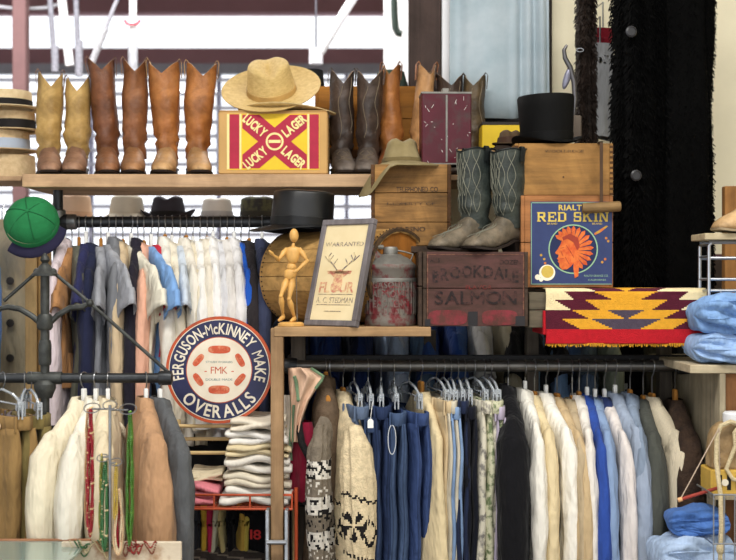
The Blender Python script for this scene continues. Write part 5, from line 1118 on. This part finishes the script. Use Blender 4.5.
# cream flaring shirt, trousers on clips
hung(421, RYr, 366, 26, -74, 'wood', 'shirt', 'flaring cream cotton shirt between jeans and clipped trousers', CRM, L=.75, ws=.2, b=.022, bg=1.5, sleeve='none', flare=1.15, collar=None, slope=.13, hshort='flaring cream cotton shirt')
FLO = M((206, 200, 180), col2=(120, 116, 110), lo=.5, hi=.62, rough=.9, scale=34, bump=.2, bscale=30, name='floral'); FLG = M((196, 194, 164), col2=(96, 110, 74), lo=.48, hi=.6, rough=.9, scale=40, bump=.2, bscale=30, name='floral')
for px, m_, lab, dg in ((436, fabric((200, 178, 140)), 'tan trousers on a clip hanger beside the flaring cream shirt', -80), (444, fabric((196, 188, 168)), 'pale khaki trousers on a clip hanger', -84), (451, fabric((124, 150, 186)), 'light blue trousers on a clip hanger', -88), (458, fabric((34, 42, 66)), 'navy trousers on a clip hanger', -88), (465, fabric((22, 24, 34)), 'black trousers on a clip hanger', -88), (474, FLO, 'cream floral print trousers on a clip hanger', -80), (484, FLG, 'green floral print trousers on a clip hanger', -82), (491, fabric((178, 168, 186)), 'lavender trousers on a clip hanger beside the black hoodie', -86)):
    hung(px, RYr, 366, 16, dg, 'clip', 'trousers', lab, m_, 'trousers', b=.012 if 'floral' not in lab else .018, L=.95, drop=.045+.018*(px % 2), hshort=lab.split(' on ')[0])
hung(508, RYr, 366, 26, -92, 'wire', 'hoodie', 'black hooded jacket beside the white shirt', fabric((20, 20, 23)), cat='jacket', L=.8, ws=.2, b=.042, collar=fabric((20, 20, 23)), thick=1.15, hshort='black hooded jacket')
BLK2 = fabric((24, 24, 30))
for px, m_, kind, lab, dg, b, hpx in ((525, WH, 'white', 'white cotton shirt beside the black hooded jacket', -86, .022, 30), (534.5, CRM, 'wood', 'cream shirt on a wooden hanger between two white shirts', -84, .024, 36), (546, fabric((232, 228, 216)), 'white', 'bright white long shirt beside the cream shirt', -78, .028, 34),
        (557, BEI, 'wood', 'beige cotton jacket beside the bright white shirt', -78, .026, 38), (572, fabric((176, 158, 128)), 'wood', 'tan shirt between beige jacket and ribbed white shirt', -92, .018, 40), (579, fabric((220, 214, 204)), 'wood', 'ribbed white shirt beside the royal blue shirt', -90, .022, 36), (587, fabric((48, 76, 152)), 'white', 'royal blue cotton shirt', -88, .022, 36),
        (595, fabric((130, 152, 184)), 'white', 'light blue shirt beside the royal blue shirt', -88, .024, 38), (604.5, fabric((214, 206, 200)), 'white', 'off white shirt with navy collar', -82, .024, 38), (615, fabric((148, 160, 178)), 'white', 'pale grey blue chambray shirt beside the off white shirt', -80, .026, 34), (630, fabric((126, 140, 158)), 'wood', 'slate blue grey shirt beside the dark olive jacket', -92, .022, 34),
        (643, fabric((74, 76, 70)), 'wood', 'dark olive grey jacket beside the cream corduroy jacket', -92, .034, 40), (652, M((206, 194, 168), rough=.9, var=.1, scale=50, stretch=(6, 6, .3), bump=.5, bscale=90, bstretch=(3, 3, .1), name='corduroy'), 'wood', 'cream corduroy jacket beside the dark brown fur jacket', -78, .04, 38)):
    col_ = fabric((44, 56, 96)) if 'navy collar' in lab else m_
    hung(px, RYr, 366, hpx, dg, kind, 'jacket' if 'jacket' in lab else 'shirt', lab, m_, cat='jacket' if 'jacket' in lab else 'shirt', L=.78, ws=.19, b=b, collar=col_, front=LW if 'chambray' in lab else None, hshort=lab if lab == 'royal blue cotton shirt' else lab.split(' beside')[0].split(' between')[0].split(' on ')[0])
hung(675, RYr, 366, 34, -92, 'wood', 'fur_jacket', 'dark brown fur jacket at the end of the lower rail', M((42, 30, 24), rough=.95, col2=(62, 46, 34), scale=30, bump=.8, bscale=60, name='fur'), cat='jacket', L=.6, ws=.19, b=.045, collar=None, thick=1.1, hshort='dark brown fur jacket')
# the rack behind
BYr = .78
rail('plain pipe clothes rail hidden behind the crates', 262, 700, 300, BYr, .015, DARKPIPE)
back = [(286, (24, 30, 52), 'dark navy'), (302, (30, 40, 74), 'navy blue'), (317, (58, 92, 160), 'bright mid blue'), (332, (38, 62, 122), 'deep blue'), (348, (26, 32, 56), 'ink blue'), (363, (36, 52, 96), 'indigo'), (386, (166, 186, 212), 'pale sky blue'), (400, (196, 206, 220), 'icy white blue'), (414, (96, 122, 150), 'dusty grey blue'), (430, (46, 76, 134), 'denim blue'), (446, (40, 68, 130), 'cobalt blue'), (460, (60, 88, 140), 'washed blue'), (471, (220, 218, 212), 'white'), (484, (196, 196, 196), 'pale grey'), (501, (196, 186, 158), 'stone cream'), (514, (24, 24, 26), 'black'), (526, (36, 38, 42), 'charcoal'), (536, (110, 140, 162), 'teal blue'), (547, (28, 28, 32), 'soft black'), (560, (130, 164, 206), 'sky blue'), (574, (100, 120, 146), 'slate blue'), (588, (84, 98, 108), 'steel grey'), (601, (150, 158, 138), 'sage grey')]
for i, (px, c, nm) in enumerate(back):
    hung(px, BYr, 300, 14, -90+(i*37 % 25)-12, 'wire', 'shirt', '%s shirt on the rack behind the display shelf' % nm, fabric(c), L=.7, ws=.19, b=.032, sleeve='long' if i % 3 else 'short', rr=.015, collar=None, hshort='%s shirt behind the shelf' % nm)
j4 = hung(620, BYr, 300, 14, -20, 'wire', 'jersey', 'black jersey with white number four behind the blanket', fabric((22, 22, 24)), cat='jersey', L=.62, ws=.17, b=.03, sleeve='short', rr=.015, hshort='black number four jersey')
text(MB(), '4', 0, -.31, .12, -.05, .07, .02).build('number', WHITEP, j4, sm=0)
for px, c, nm in ((648, (90, 84, 66), 'dark khaki'), (662, (34, 34, 36), 'plain black'), (676, (60, 58, 54), 'dark taupe')):
    hung(px, BYr, 300, 14, -88, 'wire', 'shirt', '%s shirt on the rack behind the blanket' % nm, fabric(c), L=.7, ws=.19, b=.03, rr=.015, hshort='%s shirt behind the blanket' % nm)
# ---------------------------------------------------------------- the upper left rail
LYr, LRY = RL
left = [(64, (214, 200, 204), 'pale pink white', 'long', -86, .62), (72, (170, 124, 82), 'tan brown', 'short', -88, .5), (79, (96, 96, 84), 'olive grey', 'short', -78, .72), (86, (46, 48, 84), 'navy', 'short', -84, .6), (93, (38, 42, 66), 'dark navy', 'long', -84, .6), (101, (150, 152, 158), 'mid grey', 'short', -80, .62), (108, (158, 160, 166), 'heather grey', 'short', -66, .72), (116, (120, 122, 126), 'charcoal grey', 'long', -80, .7), (123, (206, 184, 150), 'sandy tan', 'long', -84, .66), (131, (226, 220, 200), 'cream', 'short', -62, .45), (138, (40, 38, 48), 'black', 'long', -86, .72), (144, (228, 176, 150), 'peach', 'long', -82, .7), (151, (124, 164, 214), 'sky blue', 'short', -66, .55), (158, (190, 44, 64), 'crimson red', 'short', -72, .4), (165, (230, 226, 214), 'ivory', 'long', -78, .7), (172, (224, 216, 196), 'warm cream', 'long', -76, .66), (180, (196, 206, 216), 'icy blue', 'short', -78, .5), (186, (226, 220, 206), 'oatmeal white', 'long', -74, .7), (193, (216, 206, 182), 'beige', 'long', -76, .68), (200, (230, 228, 222), 'chalk white', 'long', -80, .66), (207, (222, 214, 196), 'eggshell', 'long', -80, .68), (213, (234, 232, 228), 'snow white', 'long', -80, .66), (220, (206, 206, 208), 'light grey', 'long', -78, .68), (227, (216, 212, 206), 'pale stone', 'long', -80, .66), (234, (226, 224, 222), 'off white', 'long', -78, .68), (241, (40, 92, 190), 'vivid blue', 'long', -76, .6), (249, (48, 44, 46), 'dark charcoal', 'long', -80, .6), (262, (60, 66, 90), 'dusky blue', 'long', -84, .6)]
for i, (px, c, nm, sl_, dg, L_) in enumerate(left):
    hung(px, LYr, LRY, 22+(i*5 % 7), dg, ('white', 'wire', 'wood')[i % 3], 'shirt', '%s %s-sleeved shirt on the upper pipe rail' % (nm, sl_), fabric(c), L=L_, ws=.24 if dg > -70 else .18, b=.025 if sl_ == 'long' else .022, sleeve=sl_, rr=.02, collar=fabric(c) if sl_ == 'long' else None, slope=.09, hshort='%s shirt on the upper rail' % nm)
# rack behind on the left
rail('thin clothes rail at the back of the left rack', -60, 300, 322, 1.5, .014, DARKPIPE)
for i, (px, c, nm) in enumerate([(-10, (70, 96, 140), 'soft blue'), (8, (150, 130, 96), 'khaki'), (24, (90, 70, 64), 'brown'), (40, (40, 40, 52), 'blue black'), (56, (120, 92, 92), 'mauve brown'), (72, (60, 62, 70), 'graphite'), (88, (130, 104, 100), 'rosy brown'), (104, (54, 52, 58), 'dim grey'), (120, (100, 104, 112), 'lead grey'), (136, (206, 200, 188), 'bone white'), (152, (86, 120, 170), 'mid blue'), (168, (70, 106, 170), 'clear blue'), (184, (40, 42, 50), 'coal black'), (200, (30, 30, 34), 'jet black'), (216, (60, 60, 64), 'ash grey'), (232, (36, 36, 40), 'pitch dark'), (248, (30, 32, 40), 'midnight'), (264, (26, 26, 28), 'sooty black'), (280, (44, 46, 56), 'storm grey')]):
    hung(px, 1.5, 322, 12, -90+(i*31 % 21)-10, 'wire', 'shirt', '%s garment on the back left rack' % nm, fabric(c), L=.75, ws=.19, b=.036, rr=.014, hshort='%s garment at back left' % nm)
# far-left coat
fcoat = garment('coat', 'long beige coat with dark buttons behind the green cap', W(2, 226, 1.2), math.radians(-8), fabric((206, 190, 156)), 'coat', L=.75, ws=.17, b=.05, collar=fabric((200, 184, 150)), sleeve='none', seed=4)
for y in (281, 323, 358): MB().lathe([(.016, 0), (.016, .005), (.01, .007)], 16, W(14, y, 1.12)-W(2, 226, 1.2), RX).build('button', M((70, 64, 58), rough=.4), fcoat)
MB().tube([(0, 0, -.01), (0, 0, .06), (0, .05, .1)], .003, 6).build('hook', STEEL, thing('coat_wire', 'wire hook holding the long beige coat', 'hook', W(2, 226, 1.2)))
garment('denim_jacket', 'faded blue denim jacket beside the long beige coat', W(-22, 232, 1.0), math.radians(-60), denim((104, 138, 190)), 'jacket', L=.7, ws=.17, b=.04, sleeve='long', seed=9)
# green cap on the standpipe
CAPG = M((34, 118, 68), rough=.9, var=.15, scale=12, bump=.2, bscale=60); CAPN = M((38, 36, 62), rough=.9, var=.15)
gcY = .5; gp = W(31, 221, gcY); cap = thing('baseball_cap', 'green cap with navy brim hanging on the standpipe', 'cap', gp, rot=(math.radians(62), math.radians(14), math.radians(-4))); R0 = S(26.5, gcY)
rg = [[(R0*1.0*s_*math.cos(2*PI*k/36)*(1+.02*math.sin(k)), R0*s_*math.sin(2*PI*k/36), R0*.75*(1-s_**2.6)**.6+.004*math.sin(4*PI*k/36)*s_) for k in range(36)] for s_ in (.02, .2, .4, .6, .75, .88, .96, .995)]
MB().loft(rg, True, True, False).build('crown', CAPG, cap, sm=180)
MB().loft([[(R0*s_*math.cos(2*PI*k/36), R0*s_*math.sin(2*PI*k/36), z) for k in range(36)] for s_, z in ((1.0, .003), (1.025, .0), (1.03, -.022), (.97, -.022))]).build('band', CAPG, cap, sm=50)
rg = [[(R0*1.02*math.cos(a)*q_, R0*1.02*math.sin(a)*q_-(q_-1)*.02, -.02-.03*(q_-1)-z) for a in [lerp(-2.0, .2, i/16) for i in range(17)]] for q_, z in ((1., 0), (1.12, .002), (1.22, .006), (1.27, .01), (1.27, .014), (1.12, .007), (1., .005))]
MB().loft(rg, False).build('brim', CAPN, cap, sm=60)
MB().lathe([(.006, R0*.75), (.006, R0*.75+.004), (.002, R0*.75+.006)], 10).build('top_button', CAPG, cap)
sm__ = MB()
for j in range(6): sm__.tube([(R0*s_*math.cos(j*PI/3), R0*s_*math.sin(j*PI/3), R0*.75*(1-s_**2.6)**.6+.001) for s_ in (.05, .3, .5, .7, .85, .96)], .0018, 5)
sm__.build('seams', M((28, 96, 56), rough=.9), cap)
MB().tube([(.0, 0, 0), (.04, .08, .03), (.07, LYr-gcY-.04, .02)], .003, 6).build('hook', STEEL, thing('cap_hook', 'small wire hook behind the green cap', 'hook', gp+Vector((0, .03, .0))))
# ---------------------------------------------------------------- left lower rail
fy = -.1
for px, c, lab, dg, L_ in ((3, (148, 118, 74), 'khaki brown trousers with pale button on a clip hanger', -52, .62), (25, (112, 100, 100), 'mauve grey trousers between khaki and olive pairs', -80, .62), (31, (122, 108, 66), 'olive trousers beside the ornate iron pole', -66, .6)):
    tq = hung(px, fy, 378, 16, dg, 'clip', 'trousers', lab, fabric(c), 'trousers', b=.027, L=L_+.1, drop=.055, w=.17 if px == 3 else .11, rr=.015, hshort=lab.split(' with')[0].split(' between')[0].split(' beside')[0])
    if 'khaki' in lab and px == 3: MB().lathe([(.01, 0), (.01, .003), (.004, .004)], 16, (.1, -.052, -.085), RX).build('button', M((220, 200, 160), rough=.4), tq)
for px, c, lab, dg, L_, b, w_ in ((84, (222, 212, 186), 'cream linen jacket hanging behind the red bead strands', -116, .62, .035, .17), (96, (226, 220, 204), 'white jacket hanging between cream and ivory jackets', -100, .62, .032, .17), (108, (214, 200, 170), 'ivory jacket hanging behind the green bead strands', -84, .62, .034, .17), (146, (176, 138, 104), 'tan brown jacket on a white hanger', -72, .62, .042, .18), (160, (86, 88, 90), 'charcoal grey jacket beside the round sign', -62, .66, .03, .17)):
    hung(px, fy, 378, 27, dg, 'white', 'jacket', lab, fabric(c), cat='jacket', L=L_, ws=w_, b=b, collar=fabric(c), rr=.015, thick=1.1, hshort=lab.split(' hanging')[0].split(' on a')[0].split(' beside')[0])
# round overalls sign
SYg = .12; sg = thing('round_sign', 'round enamel overalls sign with navy ring and orange border', 'sign', W(219, 423.5, SYg), rot=(-.06, 0, 0)); R1 = S(53.5, SYg); cz = R1
SN = worn((38, 42, 78), (48, 50, 84), 12, .3, .7, .35); SO = worn((190, 84, 48), (120, 70, 60), 30, .5, .75, .4); SW = M((226, 216, 196), col2=(208, 194, 168), lo=.4, hi=.75, scale=10, rough=.35, spec=.4, name='enamel'); SR = worn((198, 84, 52), (214, 140, 104), 50, .48, .7, .4)
RXm = Matrix.Rotation(PI/2, 3, 'X')
def disc(r, y, name, mat, seg=72): MB().lathe([(r, 0), (r, y)], seg, (0, 0, cz), RXm).build(name, mat, sg, sm=40)
MB().lathe([(R1, -.012), (R1*1.006, -.002), (R1, .004)], 72, (0, 0, cz), RXm).build('orange_border', SO, sg, sm=50)
disc(R1*.945, .0048, 'white_line', SW); disc(R1*.93, .0054, 'navy_ring', SN); disc(R1*.62, .006, 'centre_line', SO); disc(R1*.605, .0066, 'cream_centre', SW)
LTM = worn((236, 228, 210), (214, 202, 180), 40, .3, .8, .4)
for a_ in (('FERGUSON-McKINNEY', .775, .2, 194, 36, False), ('MAKE', .775, .2, 26, -16, False), ('OVERALLS', .775, .225, 217, 323, True)): ring_text(MB(), a_[0], 0, cz, R1*a_[1], R1*a_[2], -.0062, a_[3], a_[4], inside=a_[5], bold=.02).build('lettering', LTM, sg, sm=0)
def oval(a, r, w, h, rot=0.):
    c_ = (r*math.cos(a), cz+r*math.sin(a)); m = MB().prism([(w*math.copysign(abs(math.cos(t))**.7, math.cos(t)), h*math.copysign(abs(math.sin(t))**.7, math.sin(t))) for t in [2*PI*i/24 for i in range(24)]], -.0072, -.006)
    m.xf(Matrix.Translation((c_[0], 0, c_[1]))@Matrix.Rotation(rot, 4, 'Y')); o = m.build('orange_oval', SR, sg, sm=0)
    m = MB(); text(m, 'BRAND', 0, -h*.3, h*.6, -.0074, w*1.3, .01); m.xf(Matrix.Translation((c_[0], 0, c_[1]))@Matrix.Rotation(rot, 4, 'Y')); m.build('small_lettering', SO, o, sm=0)
oval(PI/2, R1*.38, R1*.21, R1*.075); oval(-PI/2, R1*.37, R1*.2, R1*.08)
for a, rt in ((math.radians(25), 1.05), (math.radians(155), -.85), (math.radians(-25), -.85), (math.radians(205), .95)): oval(a, R1*.43, R1*.135, R1*.06, rt)
text(MB(), 'STYLISH WORKERS', 0, cz+R1*.13, R1*.035, -.007, R1*.5, .0).build('small_lettering', M((90, 120, 120), rough=.5), sg, sm=0); text(MB(), 'DOUBLE MADE', 0, cz-R1*.2, R1*.04, -.007, R1*.5, .0).build('small_lettering', M((90, 120, 120), rough=.5), sg, sm=0)
text(MB(), '- FMK -', 0, cz-R1*.07, R1*.13, -.007, R1*.55, .0).build('monogram', SR, sg, sm=0)
# bamboo rack behind, folded whites in an orange basket
BAM = M((206, 178, 126), rough=.5, var=.15, scale=16, stretch=(.4, 3, 3), name='bamboo'); byY = .14
bb_ = thing('bamboo_rack', 'bamboo rail rack under the round sign', 'rack', (W(228, 0, byY).x, byY, 0)); k = S(1, byY)
def bxx(p): return (p-228)*k
for y in (426, 440, 454): MB().tube([(bxx(178), 0 if y == 426 else .03, W(0, y, byY).z), (bxx(294), 0 if y == 426 else .03, W(0, y, byY).z)], .0058, 10).build('rail', BAM, bb_)
for p in (177.5, 295): MB().tube([(bxx(p), .012, 0), (bxx(p), .012, W(0, 420, byY).z)], .009, 10).build('post', BAM, bb_)
dkp = thing('black_display_board', 'black fabric covered panel behind the round sign', 'panel', (W(213, 0, .5).x, .5, W(0, 470, .5).z)); MB().box(-S(62, .5), S(70, .5), 0, .03, 0, S(88, .5)).build('panel', M((20, 20, 22), rough=.9, var=.2), dkp, bevel=.01)
for s_ in (-.18, .18): MB().box(s_-.015, s_+.015, .031, .06, -dkp.location.z, .2).build('leg', GREYW, dkp)
ORW = M((176, 76, 44), rough=.4, var=.1, name='orange_wire'); oy = .03
bs = thing('orange_basket', 'orange wire basket holding folded white knits', 'basket', (W(236, 0, oy).x, oy, W(0, 509, oy).z)); hh = W(0, 495, oy).z-bs.location.z
xa, xb, dpb = W(180, 0, oy).x-bs.location.x, W(292, 0, oy).x-bs.location.x, .32
for z in (0, hh): MB().tube([(xa, 0, z), (xb, 0, z), (xb, dpb, z), (xa, dpb, z)], .0042, 8, closed=True).build('hoop', ORW, bs)
for x in (xa, W(214, 0, oy).x-bs.location.x, W(250, 0, oy).x-bs.location.x, xb): MB().tube([(x, 0, hh), (x, 0, 0), (x, dpb, 0), (x, dpb, hh)], .0032, 8).build('cross_wire', ORW, bs)
for i in range(1, 9): MB().tube([(xa, dpb*i/9, 0), (xb, dpb*i/9, 0)], .002, 6).build('base_wire', ORW, bs)
for x in (xa-.012, xb+.012):
    for y in (.02, dpb-.02): MB().tube([(x, y, -bs.location.z), (x, y, hh+.02)], .006, 8).build('leg', ORW, bs)
kz = bs.location.z+.0046; ky = oy+.15
cols = [((226, 222, 212), 'white'), ((216, 206, 184), 'ivory'), ((222, 216, 204), 'bone'), ((214, 198, 160), 'pale yellow cream'), ((228, 224, 216), 'bright white'), ((222, 212, 192), 'warm white')]
hts = [17, 15, 16, 12, 14, 13]; acc = 0
wds = [70, 70, 67, 66, 62, 56]; pos = ('bottom of the folded stack', 'second from the bottom of the stack', 'third from the bottom of the stack', 'third from the top of the stack', 'second from the top of the stack', 'top of the folded stack')
for (c, nm), h_, w_, po in zip(cols, hts, wds, pos):
    folded('folded_knit', '%s folded knit, %s in the basket' % (nm, po), (W(257, 0, ky-.1).x, ky, kz+S(acc, ky-.1)), 0, S(w_, ky-.1), .24, S(h_-.6, ky-.1), fabric(c, bump=.35), seed=int(acc)+3, cat='knit', lump=1.3); acc += h_
folded('folded_shirt', 'pink folded shirt beside the white stack in the orange basket', (W(200, 0, ky-.08).x, ky, kz), 0, S(36, ky-.08), .24, S(20, ky-.08), fabric((214, 128, 138)), 31, 'shirt', lump=1.4)
folded('folded_shirt', 'cream folded shirt on top of the pink shirt', (W(202, 0, ky-.08).x, ky+.03, kz+S(20, ky-.08)), .05, S(34, ky-.08), .2, S(8, ky-.08), fabric((226, 212, 180)), 32, 'shirt', lump=1.4)
# small clothes under the basket
rail('low thin rail carrying small clothes below the basket', 176, 300, 492, .44, .01, DARKPIPE)
for i, (px, c, nm) in enumerate([(188, (26, 26, 30), 'black'), (197, (44, 46, 52), 'charcoal'), (205, (206, 170, 62), 'mustard yellow'), (212, (190, 46, 84), 'raspberry pink'), (220, (206, 204, 176), 'pale cream'), (227, (196, 180, 124), 'straw yellow'), (236, (24, 24, 28), 'soft black'), (241, (200, 166, 76), 'gold yellow'), (247, (210, 190, 90), 'lemon yellow')]):
    hung(px, .55, 492, 9, -90+(i*17 % 20)-10, 'wire', 'kids_shirt', 'small %s child shirt below the orange basket' % nm, fabric(c), L=.34, ws=.13, b=.014, sleeve='none', rr=.01, collar=None, slope=.05, w=.1) if False else garment('kids_shirt', 'small %s child shirt below the orange basket' % nm, W(px, 500, .44), math.radians(-90+(i*17 % 20)-10), fabric(c), 'shirt', L=.34, ws=.12, b=.014, sleeve='none', slope=.05, seed=i)
    hanger('small wire hanger holding the %s child shirt' % nm, W(px, 500, .44), math.radians(-90+(i*17 % 20)-10), W(0, 492, .44).z-W(0, 500, .44).z, 'wire', rr=.01, w=.1)
js = garment('kids_jersey', 'small black jersey with red eighteen below the orange basket', W(264, 499, .36), math.radians(-12), fabric((24, 24, 28)), 'jersey', L=.3, ws=.1, b=.03, sleeve='none', slope=.04, seed=77)
hanger('small wire hanger holding the black eighteen jersey', W(264, 499, .36), math.radians(-12), W(0, 492, .55).z-W(0, 499, .36).z, 'wire', rr=.01, w=.08)
text(MB(), '18', -.012, -.125, S(9, .45), -.058, S(11, .45), .02).build('number', M((214, 60, 60), rough=.8), js, sm=0)
STR = [knit((84, 78, 74)), knit((150, 140, 126)), knit((214, 200, 172))]
sb = thing('striped_blanket', 'dark striped woven blanket heaped below the small clothes', 'blanket', W(226, 575, .3)); p0 = W(226, 575, .3); rows = []
for j in range(40):
    t = j/39; row = []
    for i in range(90):
        u = i/89; x = lerp(172, 286, u); y_ = lerp(600, lerp(541, 536, u)-3*math.sin(u*5+1), math.sin(t*PI/2)); row.append(W(x, y_, lerp(.12, .46, t)+.01*math.sin(u*12+t*6))-p0)
    rows.append(row)
def smf(i, j):
    s_ = (j*.35+i*2.2+4*math.sin(j*.05)) % 12
    return 2 if i > 9 and i < 16 and j < 60 and (s_ > 3) else 1 if s_ < 2.6 else 0
MB().loft(rows, close=False, mf=smf).build('cloth', STR, sb, sm=180).modifiers.new('t', 'SOLIDIFY').thickness = .006
# ---------------------------------------------------------------- front counter, tray and bead strands
cY = -.75
gt = thing('glass_counter', 'glass topped display counter with wooden edge below the khaki trousers', 'counter', (W(20, 0, cY).x, cY, 0)); zt_ = W(0, 541, cY+.4).z
MB().box(-.35, S(36, cY), .0, .4, zt_-.008, zt_).build('glass_top', M((200, 222, 214), rough=.04, var=0, trans=.7, spec=.6, name='counter_glass'), gt, bevel=.001)
MB().box(-.35, S(36, cY), -.016, -.001, zt_-.012, zt_+.004).build('front_edge', wood((150, 110, 76), .75, 0), gt, bevel=.002); MB().box(-.35, S(36, cY), .401, .416, zt_-.012, zt_+.004).build('back_edge', wood((176, 126, 92), .8, 0), gt, bevel=.002)
MB().box(-.35, S(36, cY), .0, .4, 0, zt_-.18).build('cabinet', wood((110, 82, 58), .7, 0), gt, bevel=.003)
MB().box(-.34, S(35, cY), 0, .004, zt_-.178, zt_-.012).build('front_pane', M((200, 222, 214), rough=.04, var=0, trans=.85, spec=.5, name='counter_glass'), gt, sm=0)
tY = -.62; zt2 = W(0, 541, -.42).z; trb = W(0, 592, -.5).z
ty_ = thing('wooden_tray', 'white painted wooden tray with worn brown corners under the bead strands', 'tray', (W(122, 0, -.42).x, tY, trb)); TW = worn((220, 208, 186), (150, 104, 62), 9, .52, .68); hw = S(60, -.42)
MB().box(-hw, hw, 0, .012, 0, .02).build('front_board', TW, ty_, bevel=.003); MB().box(-hw, hw, .19, .202, 0, zt2-trb).build('back_board', TW, ty_, bevel=.003)
for s_ in (-1, 1): MB().box(s_*(hw-.006)-.006, s_*(hw-.006)+.006, .0125, .189, 0, .03).build('end_board', wood((168, 118, 72), .75, 1), ty_, bevel=.002)
MB().box(-hw+.013, hw-.013, .0125, .189, .002, .012).build('base_board', TW, ty_)
tt = thing('tray_table', 'plain table under the wooden tray of beads', 'table', (W(122, 0, tY).x, tY-.02, 0)); MB().box(-.19, .19, -.05, .25, trb-.03, trb-.001).build('top', wood((120, 90, 62), .7, 0), tt, bevel=.003)
for x in (-.16, .16):
    for y in (-.02, .21): MB().box(x-.02, x+.02, y-.02, y+.02, 0, trb-.031).build('leg', wood((110, 82, 58), .7, 2), tt)
# necklace stand: chrome post with rings
nY = -.5; ns = thing('necklace_stand', 'chrome ring stand holding strands of beads', 'stand', (W(110, 0, nY).x, nY, trb+.013)); z0n = trb+.013; k = S(1, nY)
MB().lathe([(.05, 0), (.05, .006), (.01, .012)], 28).build('base', STEEL, ns)
MB().tube([(0, 0, .01), (0, 0, W(0, 405, nY).z-z0n)], .0042, 10).build('post', STEEL, ns)
def ringo(px, py, r, ry=.6): c_ = Vector((W(px, 0, nY).x-W(110, 0, nY).x, 0, W(0, py, nY).z-z0n)); MB().tube([c_+Vector((r*k*math.cos(a), r*k*ry*math.sin(a), r*k*.55*math.sin(a))) for a in [2*PI*i/28 for i in range(28)]], .0016, 6, closed=True).build('ring', STEEL, ns)
for px, py, r in ((92, 408, 8), (110, 405, 7), (128, 409, 8.5), (103, 458, 6), (116, 462, 6)): ringo(px, py, r)
for px, py in ((92, 408), (128, 409), (103, 456), (116, 462)):
    c_ = Vector((W(px, 0, nY).x-W(110, 0, nY).x, 0, W(0, py+1, nY).z-z0n)); MB().tube([(0, 0, c_.z), c_], .0026, 8).build('arm', STEEL, ns)
def beads(label, px, y0, y1, w, c, c2, n=3, seed=0, loop=True):
    t = thing('bead_strand', label, 'necklace', W(px, y0, nY)); rnd = random.Random(seed); L = S(y1-y0, nY); mats = [M(c, rough=.25, var=.2, scale=200, spec=.6), M(c2, rough=.25, var=.2, scale=200, spec=.6)]
    for s_ in range(n):
        ww = S(w, nY)/2*rnd.uniform(.5, 1); yo = rnd.uniform(-.012, .012); LL = L*rnd.uniform(.9, 1.); path = []; ph = rnd.uniform(0, 6)
        for i in range(61):
            a = i/60*2*PI; x = ww*math.sin(a)*(1+.0*math.cos(a)); z = -LL*(1-math.cos(a))/2; path.append(Vector((x*(.35+.65*(1-math.cos(a))/2)+.0015*math.sin(z*60+ph), yo+.006*math.cos(a), z)))
        # resample into beads
        mb = MB(); dist = 0; pv = path[0]
        tot = sum((path[i+1]-path[i]).length for i in range(60)); nb = int(tot/.0052)
        acc_ = 0; j = 0; seglen = [(path[i+1]-path[i]).length for i in range(60)]
        for b_ in range(nb):
            tgt = tot*b_/nb
            while acc_+seglen[j] < tgt and j < 59: acc_ += seglen[j]; j += 1
            p = path[j].lerp(path[j+1], (tgt-acc_)/max(seglen[j], 1e-6)); r_ = .0034; o = len(mb.v)
            mb.add([p+Vector(d)*r_ for d in ((1, 0, 0), (0, 1, 0), (-1, 0, 0), (0, -1, 0), (0, 0, 1), (0, 0, -1))], [(0, 1, 4), (1, 2, 4), (2, 3, 4), (3, 0, 4), (1, 0, 5), (2, 1, 5), (3, 2, 5), (0, 3, 5)], 1 if (s_ == n-1 or (b_ % 13 == 0)) else 0)
        tag(mb.build('bead_string', mats, t, sm=180), kind='stuff')
    return t
beads('long red bead strands edged with cream hanging on the chrome ring', 90.5, 408, 537, 9, (150, 18, 36), (222, 190, 140), 9, 1)
beads('cream bead strand hanging beside the long red strands', 86, 410, 530, 3, (222, 196, 150), (206, 160, 110), 2, 2)
beads('bright green bead strands hanging on the outer chrome ring', 130, 412, 545, 8, (66, 116, 30), (96, 144, 54), 9, 3)
beads('mixed green and cream bead strands hanging on the lower ring', 105, 460, 552, 9, (50, 104, 56), (226, 206, 160), 9, 4)
beads('pale cream bead strands hanging around the short red strands', 119, 490, 555, 14, (230, 212, 176), (214, 180, 140), 6, 5)
beads('short bright red bead strands hanging inside the pale cream ones', 119, 494, 548, 7, (160, 18, 42), (150, 16, 40), 7, 6)
beads('yellow gold bead strand hanging beside the bright green strands', 116, 464, 520, 5, (190, 160, 60), (206, 180, 90), 2, 7)
beads('olive and gold bead strand hanging beside the chrome post', 101, 455, 540, 4, (120, 130, 50), (200, 170, 90), 3, 8)
def heap(label, px, py, w, c, c2, seed):
    """bead strings slung over the back board of the tray in loose swags"""
    t = thing('bead_heap', label, 'necklace', Vector((W(px, 0, -.43).x, -.4365, zt2))); rnd = random.Random(seed); mb = MB()
    for s_ in range(11):
        x0 = rnd.uniform(-w, w*.5); x1 = x0+rnd.uniform(.2, .7)*w; dp = rnd.uniform(.012, .045); n_ = int(((x1-x0)+dp*2)/.005)
        for b_ in range(n_):
            u = b_/n_; q_ = Vector((lerp(x0, x1, u), -.004-.004*(s_ % 3), .003-dp*math.sin(PI*u)+.004*math.sin(u*9+s_))); r_ = .0032
            mb.add([q_+Vector(dd)*r_ for dd in ((1, 0, 0), (0, 1, 0), (-1, 0, 0), (0, -1, 0), (0, 0, 1), (0, 0, -1))], [(0, 1, 4), (1, 2, 4), (2, 3, 4), (3, 0, 4), (1, 0, 5), (2, 1, 5), (3, 2, 5), (0, 3, 5)], s_ % 2)
    tag(mb.build('bead_string', [M(c, rough=.25, var=.2, scale=200, spec=.6), M(c2, rough=.25, var=.2, scale=200, spec=.6)], t, sm=180), kind='stuff')
heap('tangled green and cream beads slung over the back of the wooden tray', 100, 551, .085, (60, 110, 70), (214, 200, 160), 1)
heap('tangled dark red beads slung over the back of the wooden tray', 137, 551, .05, (150, 40, 36), (120, 60, 40), 2)
